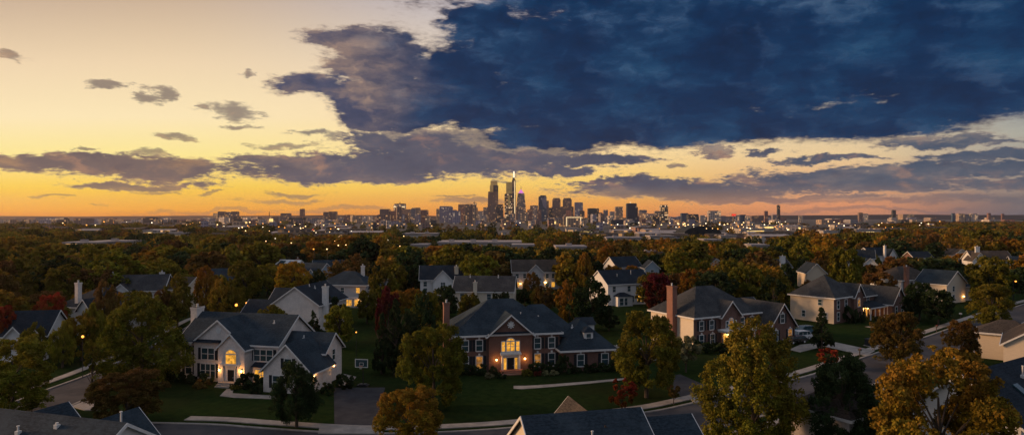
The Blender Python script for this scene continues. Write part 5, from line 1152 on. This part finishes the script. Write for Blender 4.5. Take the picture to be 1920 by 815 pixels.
# random low city fabric between the named towers
rc = random.Random(5); auto = []
for i in range(235):
    px = rc.choice([rc.uniform(400, 1500), rc.uniform(560, 1300), rc.uniform(0, 1900), rc.uniform(380, 760), rc.uniform(0, 420)]); dd = rc.choice([rc.uniform(2300, 4300), rc.uniform(1150, 2600)])
    core = math.exp(-((px-980)/230)**2); ht = rc.uniform(12, 26)+(core*rc.uniform(0, 70) if dd > 2300 else 0)+(rc.random() < 0.12)*18
    if dd < 2300: ht = rc.uniform(9, 19)
    wd = rc.uniform(9, 26)*(1-0.45*core)
    if px > 1500 or px < 380: ht = min(ht*0.8, 22); dd = max(dd, 2300); ht = max(ht, 15)
    m_ = rc.choice(['tan','brown','grey','pale','red','dark','tan','brown','pale','lilac']); auto.append((px, dd, ht, wd, m_))
LANDT = [(137+14,'the large windowless block'),(280,'the densely lit low building'),(426,'the three-part block'),(505,'the thin mast'),(566,'the lone dark red tower'),(618,'the broad brown block'),(718,'the box-shaped brown block'),(748,'the framed tower'),(780,'the tan slab tower'),(835,'the pale-edged grey tower'),(866,'the reddish stepped tower'),(889,'the clock tower'),(925,'the stepped golden tower'),(963,'the white spire'),(1017,'the blue glass tower'),(1055,'the brown twin towers'),(1085,'the white-lit tower'),(1113,'the rounded-top office'),(1161,'the tan tower'),(1185,'the navy slab tower'),(1246,'the striped lit tower'),(1285,'the blue mid-rise'),(1342,'the wide tan block'),(1392,'the three-faced apartments'),(1437,'the red-brown tower'),(1460,'the lone slim tower'),(1502,'the two short stacks'),(1618,'the pointed building'),(1677,'the white-crowned slim tower'),(1703,'the stepped tan block'),(1788,'the small bluish tower'),(1815,'the far right trio of blocks'),(1880,'the last tiny red tower')]
CW = {'tan':'tan','brown':'brown','grey':'grey','pale':'pale','red':'reddish','dark':'dark','lilac':'bluish-grey'}
def enum_labels(items, keyf, textf):
    """items -> labels; within one key they are told apart by their order from left"""
    gr = {}
    for it in items: gr.setdefault(keyf(it), []).append(it)
    out = {}
    for k, v in gr.items():
        v.sort(key=lambda it: it[0])
        for i, it in enumerate(v): out[it] = textf(k) if len(v) == 1 else textf(k)+', %s from left' % ordn(i)
    return out
def kf(it): return (it[4], min(LANDT, key=lambda l: abs(l[0]-it[0]))[1], 'low' if it[2] < 16 else ('squat' if it[2] < 32 else 'mid-height'))
lbs = enum_labels(auto, kf, lambda k: '%s %s building near %s' % (k[2], CW[k[0]], k[1]))
for it in auto:
    px, dd, ht, wd, m_ = it; tw('city_building', lbs[it], px-wd/2, px+wd/2, 407.5-(ht-CH)*F/dd, dd, m_, cat='building', group='low buildings of the city', rot=rc.uniform(-.5, .5))

# commercial sheds and lit places in the middle distance (px0, px1, roof row, depth, label, colour, emissive front)
SH = [(120,180,453.5,640,9,'long low building with pinkish wall and flat roof among the left trees',0),(180,238,451,640,9,'white flat-roofed building beside the pinkish low one',0),
 (772,800,457.5,520,8,'pale end of the white flat-roofed complex',0),(822,976,453,560,8.5,'very long white flat-roofed building across the middle trees',0),(756,818,437,900,9,'bluish flat-roofed building with parked vehicles left of the middle woods',0),
 (962,1000,458,520,8,'short white flat roof behind the orange treetop',0),(1044,1098,461,560,7,'brick-fronted store with pale roof under the bright billboards',1),(1138,1202,444.5,720,8,'low store with yellow lit windows right of the billboards',1),
 (1220,1262,441.5,760,9,'white-edged low roof with pylon sign',1),(1321,1352,448,640,8,'pale warehouse with a lit end wall',1),(1425,1460,421.5,1500,9,'white lit warehouse below the lone slim tower',1),(1472,1512,422.5,1500,9,'long cream warehouse beyond the white one',1),
 (1388,1450,428.5,1100,8,'long low roofline with lights at its eaves',1),(1565,1580,421,1500,14,'pinkish square building on the right plain',0),(1606,1652,429.5,1000,9,'amber-lit row building at the woods edge',1),(1544,1572,432,1000,8,'small white shed at the woods edge',0),
 (1218,1240,470,480,6,'small white and red store half hidden behind dark trees',1),(940,950,434,950,6,'tiny pale shed in the central woods',0),(455,478,412,2000,16,'small amber sign-lit hall on the left plain',1),(318,345,436,900,8,'bright white filling station canopy on the left plain',1),
 (268,300,431,1000,8,'small store with reddish lights in the left woods',1),(1410,1440,478-20,620,7,'grey flat-roofed store behind orange trees',0),(1062,1092,428,1300,7,'low dim hall under the glowing hotel',0),(1352,1380,441,800,7,'small grey roof right of the lit warehouse',0)]
for a, c, tp, d_, hh, lb, em in SH:
    d_ = F*(CH-hh)/(tp-407.5); x = wx((a+c)/2, d_); w = (c-a)*d_/F; r = empty('flat_roofed_building', (x, d_, 0), 0); tag(r, lb, 'building', 'flat-roofed commercial buildings')
    b = MB(); b.box(-w/2, w/2, 0, w*0.35+12, 0, hh-1); b.build('wall', FC['shed'], r)
    b = MB(); b.box(-w/2-0.8, w/2+0.8, -0.8, w*0.35+13, hh-1, hh); 
    for k in range(int(w/14)): xx = -w/2+6+k*14; b.box(xx, xx+3.5, 6, 9, hh, hh+1.3)
    b.build('roof', M['roofflat'], r)
    if em: b = MB(); b.box(-w*0.3, w*0.22, -0.25, 0, hh*0.25, hh*0.62); b.build('shop_window', M['panel'], r)
    CLEAR.append((a-2, c+2, tp-6, tp+7, d_))
SMALL = []
rs = random.Random(33)
for i in range(96):
    z_ = rs.random()
    if z_ < 0.30: px, py = rs.gauss(600, 90), rs.uniform(418, 440)
    elif z_ < 0.62: px, py = rs.uniform(1080, 1500), rs.uniform(417, 440)
    elif z_ < 0.82: px, py = rs.uniform(1450, 1760), rs.uniform(415, 428)
    else: px, py = rs.uniform(30, 460), rs.uniform(415, 430)
    hh = rs.uniform(6, 11); d_ = F*(CH-hh)/(py-407.5); w = rs.uniform(14, 40)
    SMALL.append((px, py, d_, w, hh, rs.choice(['tan', 'pale', 'grey', 'red', 'shed', 'brown'])))
def ks(it): return (it[5], min(LANDT, key=lambda l: abs(l[0]-it[0]))[1])
sl = enum_labels(SMALL, ks, lambda k: 'low %s roofed building among trees below %s' % (dict(CW, shed='cream')[k[0]], k[1]))
for it in SMALL:
    px, py, d_, w, hh, m_ = it; r = empty('low_building', (wx(px, d_), d_, 0), rs.uniform(-.4, .4)); tag(r, sl[it], 'building', 'low buildings among the trees')
    b = MB(); b.box(-w/2, w/2, 0, w*0.6, 0, hh-1.5); b.build('wall', FC[m_], r)
    b = MB(); b.prism([(-w/2-.5, -0.6, hh-1.5), (-w/2-.5, w*0.3, hh), (-w/2-.5, w*0.6+.6, hh-1.5)], (w+1, 0, 0)); b.build('roof', M['roofflat'] if rs.random() < .35 else M['roofb'], r)
    CLEAR.append((px-w/2*F/d_, px+w/2*F/d_, py, py+4, d_))
# green arched hall, billboards, masts
d_ = 700; r = empty('arched_hall', (wx(1318, d_), d_, 0)); tag(r, 'large dark green hall with arched roof near the lit warehouse', 'hall')
b = MB(); n = 12; pr = [(-20*math.cos(math.pi*i/n), 0, 6+9*math.sin(math.pi*i/n)) for i in range(n+1)]; b.prism(pr, (0, 40, 0)); b.build('roof', M['shutter'], r); b = MB(); b.box(-20, 20, 0.2, 39.8, 0, 6); b.build('wall', FC['navy'], r)
for nm, lb, a, c, t0, t1, d_, mm in (('billboard', 'bright yellow-lit billboard above the middle trees', 1094, 1105, 433.5, 440.5, 800, 'panel'), ('billboard', 'smaller lit billboard right of the bright yellow one', 1107, 1111, 435, 441, 800, 'spire'), ('roadside_sign', 'green glowing roadside sign over the left plain', 312, 321, 432, 435, 900, 'gsign'),
    ('roadside_sign', 'square amber illuminated sign far out on the left plain', 505, 512, 410, 415.5, 2000, 'panel'), ('rooftop_sign', 'red glowing rooftop sign above the three-faced apartments', 1372, 1380, 401, 404.5, 2600, 'rsign'), ('traffic_signal', 'large red signal light among the left trees', 489.5, 493.5, 440, 444, 800, 'rsign'), ('lit_sign', 'red lit strip sign at the woods in front of the left plain', 386, 391, 431.5, 434, 1000, 'rsign')):
    r = empty(nm, (wx((a+c)/2, d_), d_, 0)); tag(r, lb, 'sign'); z0, z1 = hz(t1, d_), hz(t0, d_); w = (c-a)*d_/F
    b = MB(); b.box(-w/2, w/2, -0.4, 0, z0, z1); b.build('lit_face', M[mm], r); b = MB(); b.box(-w*.12, w*.12, -0.0, 0.8, 0, z0+0.3); b.box(-w*.55, w*.55, 0.02, 0.5, z0-0.2, z1+0.2); b.build('sign_frame', M['metal'], r)
for lb, px, t0, d_ in (('thin communications mast on the left horizon', 505, 397, 3000), ('short mast beside the framed tower', 770, 412, 1700)):
    b = MB(); b.tube((0,0,0), (0,0,hz(t0, d_)), 2.2, 1.3, 6); o = b.build('mast', M['metal'], None, (wx(px, d_), d_, 0)); tag(o, lb, 'mast')

# ---- woodland trees built now that clearings are known
def blocked(q):
    dd, x, px, h, w, c, sh = q; tp = to_px(x, dd, h)[1]; hw = w/2*F/dd
    return any(dd < e and dd > 250 and px+hw > a and px-hw < b_ and tp < t1-1 for a, b_, t0, t1, e in CLEAR)
def lower(q):
    dd, x, px, h, w, c, sh = q
    for a, b_, t0, t1, e in CLEAR:
        hw = w/2*F/dd
        if dd < e and px+hw > a and px-hw < b_ and to_px(x, dd, h)[1] < t1-1:
            h2 = CH-(t1-1.5-407.5)*dd/F
            if h2 < 4: return None
            h = h2; w = min(w, h2*1.3)
        if e < dd < e+60+0.05*e and a < px < b_: return None
    return (dd, x, px, h, w, c, sh)
single = [q for q in (lower(q) for q in single) if q]; MANY = [q for q in (lower(q) for q in MANY) if q]
def tk(q):
    dd, x, px, h, w, c, sh = q; L = near_land(px, to_px(x, dd, h)[1], dd, True); rel = 'beyond' if dd > L[2]+4 else ('in front of' if abs(px-L[0]) < 45 else 'beside')
    return (c, sh == 'cone', rel, L[3])
gr = {}
for q in single: gr.setdefault(tk(q), []).append(q)
for k, v in gr.items():
    v.sort(key=lambda q: q[2])
    for i, q in enumerate(v):
        dd, x, px, h, w, c, sh = q
        big = '' if len(v) == 1 else ', %s from left' % ordn(i)
        lb = '%s %s %s %s%s' % (CN[c], 'conifer' if k[1] else 'tree', k[2], k[3], big)
        if dd < 330: tree('autumn_tree', lb, x, dd, h, w, c, sh, 'mid' if dd < 210 else 'far', 'trees of the wooded suburb')
        else: tree('autumn_tree', lb, x, dd, h, w, c, sh, 'far', 'trees of the wooded suburb', base=0.05, single=True)
# the rest: one wooded mass
bv = {}
Vs, Ts, Cs = [], [], []
for j, q in enumerate(MANY):
    dd, x, px, h, w, c, sh = q; lv = 700 if dd < 300 else (360 if dd < 800 else 170); k = (lv, sh, j % 4)
    if k not in bv: bv[k] = crown_arrays(j+77, lv, 1.9/math.sqrt(lv), sh)
    V, t_ = bv[k]; a = rg.uniform(0, 6.28); ca, sa = math.cos(a), math.sin(a); W2 = V*np.array([w/2, w/2, h*0.94])
    X = W2[..., 0]*ca-W2[..., 1]*sa+x; Y = W2[..., 0]*sa+W2[..., 1]*ca+dd
    Vs.append(np.stack([X, Y, W2[..., 2]+h*0.03], -1)); Ts.append(t_); kk = rg.uniform(0.8, 1.25); Cs.append(np.tile(np.array(PAL[c])*kk, (len(V), 1)))
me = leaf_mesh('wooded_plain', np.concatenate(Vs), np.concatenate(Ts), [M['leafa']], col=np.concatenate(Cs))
o = bpy.data.objects.new('woods', me); COL.objects.link(o); tag(o, kind='stuff')
print('trees single', len(single), 'mass', len(MANY))

# ---------------------------------------------------------------- lamps and lights
M['amber'] = emit('amber_lamp', (1.0,0.36,0.05), 2.8, sample=False); M['warmw'] = emit('warm_white_lamp', (1.0,0.60,0.24), 3.6, sample=False); M['whitel'] = emit('white_lamp', (1.0,0.82,0.56), 3.4, sample=False); M['redl'] = emit('red_lamp', (1.0,0.06,0.02), 4.0, sample=False)
lm = {}
def lamp(label, x, y, z, r, col, name='street_lamp', group='street lights across the plain'):
    k = (round(z), round(r, 1), col, y > 450)
    if k not in lm:
        p = MB(); p.tube((0,0,0), (0,0,round(z)), 0.12, 0.07, 5); p.tube((0,0,round(z)-0.1), (0,-0.9,round(z)), 0.06, 0.05, 4)
        hd = MB(); hd.ball((0,-0.9,round(z)-round(r, 1)*0.3), round(r, 1), round(r, 1)*0.7, 6)
        lm[k] = (p.mesh('pole', M['metal']), hd.mesh('lamp_head', M[col]))
    e = empty(name, (x, y, 0)); tag(e, label, 'street lamp', group)
    for nm, me_ in zip(('pole', 'lamp_head'), lm[k]): o = bpy.data.objects.new(nm, me_); COL.objects.link(o); o.parent = e
    return e
LN = {'amber': 'amber', 'warmw': 'warm', 'whitel': 'white', 'redl': 'red'}
pts = []   # (px, py, depth, radius, colour)
hand = [(30,452,640,.5,'amber'),(91,450,660,.5,'amber'),(362,418.5,1500,1.6,'amber'),(378,420,1500,1.7,'amber'),(447,467.5,420,.4,'amber'),(382,467,430,.35,'amber'),(607,418,1700,1.7,'amber'),(659,459.5,480,.4,'amber'),(593,458,500,.4,'amber'),(555,458,520,.35,'amber'),(571,453,560,.3,'amber'),(526,450,600,.35,'amber'),(738,455,560,.4,'amber'),(717,449,640,.4,'amber'),(691,453,560,.3,'amber'),(767,466,430,.3,'amber'),(503,462,460,.35,'amber'),(497,463,460,.3,'amber'),
 (1365,433.5,900,.9,'amber'),(1427,433,900,.8,'amber'),(1311,473,400,.35,'amber'),(1256,430,1000,.8,'warmw'),(1272,419,1600,2.0,'warmw'),(1281,420,1600,1.8,'warmw'),(1290,420.5,1600,1.6,'warmw'),(1300,421,1600,1.9,'warmw'),(1313,421.5,1600,1.7,'warmw'),(1341,420.5,1600,1.9,'warmw'),(1349,420,1600,1.8,'whitel'),(1358,420.5,1600,1.9,'warmw'),(1364,419.5,1600,1.7,'warmw'),(1283,428.5,1200,1.2,'warmw'),(1292,428,1200,1.1,'warmw'),(1603,424,1300,1.0,'whitel'),(1760,419,1700,1.8,'warmw'),(1735,417,2000,2.0,'warmw'),
 (1377,417,1900,1.6,'whitel'),(1240,421,1600,1.7,'warmw'),(1226,420.5,1600,1.6,'warmw'),(1212,421,1600,1.4,'warmw'),(1175,419,1700,1.5,'warmw'),(1132,416,2000,1.6,'whitel'),(1120,421,1600,1.5,'warmw'),(1256,418,1700,1.6,'warmw'),(1900,546,190,.3,'amber')]
pts += hand
rl = random.Random(21)
for i in range(150):
    z_ = rl.random()
    if z_ < 0.22: px, py = rl.gauss(560, 70), rl.uniform(414, 436)
    elif z_ < 0.34: px, py = rl.uniform(20, 470), rl.uniform(413, 423)
    elif z_ < 0.60: px, py = rl.uniform(1130, 1480), rl.uniform(415, 430)
    elif z_ < 0.78: px, py = rl.uniform(1380, 1780), rl.uniform(414, 426)
    elif z_ < 0.9: px, py = rl.uniform(640, 1150), rl.uniform(415, 425)
    else: px, py = rl.uniform(480, 760), rl.uniform(436, 466)
    dd = F*(CH-(rl.uniform(13.5, 16.5) if py < 434 else rl.uniform(10.5, 12.5)))/(py-407.5); pts.append((px, py, min(dd, 3200), max(0.3, dd/F*rl.uniform(0.6, 1.4)), rl.choice(['amber','warmw','warmw','whitel','amber'])))
for i, (dx, dy) in enumerate([(0,0),(6,1.5),(12,2.5),(3,-3),(20,4),(-7,-1),(26,7),(9,-2)]):
    pts.append((566+dx, 437+dy-3, 900, 1.0, 'amber' if i % 2 else 'warmw'))
for i, (dx, dy) in enumerate([(0,0),(5,2),(-5,-2),(9,3)]): pts.append((578+dx, 431+dy, 1000, 0.8, 'redl'))
def lk(q): 
    L = min(LANDT, key=lambda l: abs(l[0]-q[0]))[1] if q[1] < 432 else near_land(q[0], q[1], q[2], True)[3]
    return (q[4], L, 'among the treetops' if q[1] > 432 else 'out on the plain')
ll = enum_labels(pts, lk, lambda k: '%s street light %s near %s' % (LN[k[0]], k[2], k[1]))
for q in pts:
    px, py, dd, r_, c_ = q; z_ = CH-(py-407.5)*dd/F; z_ = min(max(z_, 6), 20); lamp(ll[q], wx(px, dd), dd, z_, r_, c_)
# garden lamp posts behind the colonial house
for lb, px, py, dd, r_ in (('glowing post lamp at the bend of the side street', 443, 573, 150, 0.32), ('small post lamp beside the broad gabled house', 462, 568.5, 150, 0.2), ('tiny orange light in the far garden beside the side street', 155, 632, 100, 0.2), ('small garden light beyond the evergreen grove', 668, 623, 115, 0.12), ('white garden light right of the evergreen grove', 1801, 590, 160, 0.05)):
    z_ = CH-(py-407.5)*dd/F; e = empty('lamp_post', (wx(px, dd), dd, 0)); tag(e, lb, 'lamp post', 'garden lamp posts')
    p = MB(); p.tube((0,0,0), (0,0,z_), 0.05, 0.04, 6); p.build('pole', M['metal'], e); p = MB(); p.ball((0,0,z_+r_*0.6), r_, r_, 8); p.build('globe', M['amber'], e)
    ld = bpy.data.lights.new('post_light', 'POINT'); ld.energy = 40 if r_ > 0.15 else 6; ld.color = (1, 0.5, 0.15); ld.shadow_soft_size = 0.2
    l = bpy.data.objects.new('post_light', ld); COL.objects.link(l); l.parent = e; l.location = (0, -0.5, z_+0.9)

# ---------------------------------------------------------------- street furniture and vehicles
o0 = gp(680.5, 723.5); r = empty('basketball_hoop', o0, R(-8)); tag(r, 'freestanding basketball hoop with clear backboard at the head of the driveway', 'basketball hoop')
b = MB(); b.box(-0.75, 0.75, -0.4, 0.6, 0.0, 0.22); b.box(-0.5, 0.5, -0.25, 0.45, 0.22, 0.34); b.build('base', M['metal'], r)
b = MB(); b.tube((0,0.1,0.3), (0,0,3.1), 0.075, 0.07); b.tube((0,0,2.6), (0,-0.5,3.2), 0.04); b.build('pole', M['metal'], r)
b = MB(); b.box(-0.9, 0.9, -0.56, -0.52, 2.85, 3.95); bb = b.build('backboard', M['glass'], r)
b = MB(); 
for q in ((-0.95,0.95,2.8,2.9),(-0.95,0.95,3.9,4.0),(-0.95,-0.86,2.9,3.9),(0.86,0.95,2.9,3.9),(-0.3,0.3,3.05,3.09),(-0.3,0.3,3.45,3.49),(-0.3,-0.26,3.05,3.49),(0.26,0.3,3.05,3.49)): b.box(q[0], q[1], -0.60, -0.565, q[2], q[3])
b.build('border', M['white'], bb)
b = MB(); n = 14
for i in range(n):
    a, c = 2*math.pi*i/n, 2*math.pi*(i+1)/n; b.tube((0.23*math.cos(a), -0.86+0.23*math.sin(a), 3.05), (0.23*math.cos(c), -0.86+0.23*math.sin(c), 3.05), 0.02, n=4)
rm = b.build('rim', mat('rim_orange', (0.5,0.12,0.03)), r)
b = MB()
for i in range(10):
    a = 2*math.pi*i/10; b.tube((0.22*math.cos(a), -0.86+0.22*math.sin(a), 3.04), (0.12*math.cos(a+.4), -0.86+0.12*math.sin(a+.4), 2.65), 0.012, n=3)
b.build('net', M['white'], rm)
CARP = {k: mat('car_paint_'+k, c, rough=0.25, spec=0.6) for k, c in (('white', (0.6,0.6,0.6)), ('black', (0.015,0.016,0.018)), ('blue', (0.05,0.12,0.16)), ('grey', (0.16,0.17,0.18)))}
def car(label, x, y, rz, paint, suv=True):
    r = empty('parked_car', (x, y, 0.05), R(rz)); tag(r, label, 'car', 'cars parked on the driveways'); L, W, H = 4.7, 1.85, 1.7 if suv else 1.42
    prof = [(-2.35,0.35),(-2.3,0.85),(-1.3,1.0),(-0.75,H-0.05),(-0.5,H),(1.6,H),(2.1,1.05),(2.3,0.95),(2.35,0.4)]
    b = MB(); lowp = [(-2.35,0.32),(-2.33,0.8),(-1.35,0.98),(2.15,1.02),(2.33,0.85),(2.35,0.34)]
    b.prism([(a, -W/2, c) for a, c in lowp], (0, W, 0)); up = [(-0.72,H-0.06),(-0.5,H),(1.55,H),(1.7,H-0.08)]
    b.prism([(a, -W/2+0.14, c) for a, c in up], (0, W-0.28, 0))
    for sx in (-1.25, -0.05, 1.0, 2.0):
        for s_ in (-1, 1): b.tube((sx, s_*(W/2-0.06), 1.0), (sx*0.8-0.02 if sx < 0 else min(sx, 1.66), s_*(W/2-0.16), H-0.04), 0.045, n=4)
    b.build('body', CARP[paint], r)
    gp_ = [(-1.28,0.99),(-0.7,H-0.07),(1.62,H-0.07),(2.05,1.0)]; b = MB(); b.prism([(a, -W/2+0.10, c) for a, c in gp_], (0, W-0.2, 0)); b.build('windows_glass', M['glass'], r)
    for a in (-1.5, 1.45):
        for s_ in (-1, 1):
            w_ = MB(); w_.tube((a, s_*(W/2-0.22), 0.34), (a, s_*(W/2+0.01), 0.34), 0.34, n=14); wo = w_.build('wheel', M['metal'], r); q = MB(); q.tube((a, s_*(W/2+0.01), 0.34), (a, s_*(W/2+0.02), 0.34), 0.2, n=8); q.build('rim', M['pipe'], wo)
    for s_ in (-1, 1):
        q = MB(); q.box(-2.38, -2.34, s_*0.68-0.17, s_*0.68+0.17, 0.66, 0.8); q.build('headlight', M['white'], r)
        q = MB(); q.box(2.34, 2.38, s_*0.72-0.12, s_*0.72+0.12, 0.7, 0.9); q.build('taillight', mat('taillight', (0.3,0.01,0.01)), r)
p = gp(1500, 636); car('white suv parked beside the beige-sided house', p.x, p.y, 20, 'white')
p = gp(1510, 631); car('dark blue-green car parked behind the white suv', p.x+1.2, p.y+3.2, 20, 'blue')
p = gp(1492, 641); car('black car parked nearest the brick gable wall', p.x-0.6, p.y-1.2, 25, 'black', False)
p = gp(452, 577); car('dark car parked at the bend of the side street', p.x, p.y, 80, 'black', False)
p = gp(1632, 648); r = empty('utility_box', p, R(20)); tag(r, 'squat dark green utility box standing alone on the lawn', 'utility box')
b = MB(); b.box(-0.75, 0.75, -0.6, 0.6, 0.12, 1.2); b.prism([(-0.8,-0.65,1.2),(0.8,-0.65,1.2),(0.8,0.65,1.3),(-0.8,0.65,1.3)], (0,0,0.08)); b.build('cabinet', M['shutter'], r)
b = MB(); b.box(-0.95, 0.95, -0.8, 0.8, 0.0, 0.12); b.build('plinth', M['concrete'], r); b = MB(); b.box(-0.02, 0.02, -0.63, -0.6, 0.2, 1.1); b.box(0.1, 0.2, -0.64, -0.6, 0.6, 0.75); b.build('door_seam', M['metal'], r)
def mailbox(label, px, py, m_):
    p = gp(px, py); r = empty('mailbox', p, R(25)); tag(r, label, 'mailbox', 'kerbside mailboxes'); b = MB(); b.box(-0.06, 0.06, -0.06, 0.06, 0, 1.05); b.build('post', M['bark'], r)
    b = MB(); n = 8; b.prism([(-0.14, -0.28, 1.05)]+[(-0.14*math.cos(math.pi*i/n), -0.28, 1.25+0.13*math.sin(math.pi*i/n)) for i in range(n+1)]+[(0.14, -0.28, 1.05)], (0, 0.56, 0)); bx = b.build('box', M[m_], r)
    b = MB(); b.box(0.14, 0.16, -0.1, 0.12, 1.2, 1.42); b.build('flag', mat('flag_red', (0.4,0.03,0.02)), bx)
mailbox('dark mailbox on a post at the pale driveway mouth', 1612, 668, 'metal'); mailbox('pale mailbox beyond the street trees', 1801, 597, 'white'); mailbox('dark mailbox beside the sidewalk past the street trees', 1756, 622, 'metal')
# ---------------------------------------------------------------- air between here and the city
if HAZE:
    b = MB(); b.box(-8500, 8500, -250, 9200, -1.0, 268); m = bpy.data.materials.new('haze_air'); m.use_nodes = True; t = NT(m.node_tree); t.n.clear()
    out = t.n.new('ShaderNodeOutputMaterial'); v = t.n.new('ShaderNodeVolumePrincipled'); v.inputs['Density'].default_value = HAZE; v.inputs['Color'].default_value = (0.88,0.76,0.76,1); v.inputs['Anisotropy'].default_value = 0.55
    t.l.new(v.outputs[0], out.inputs['Volume']); o = b.build('haze', m); tag(o, kind='stuff')
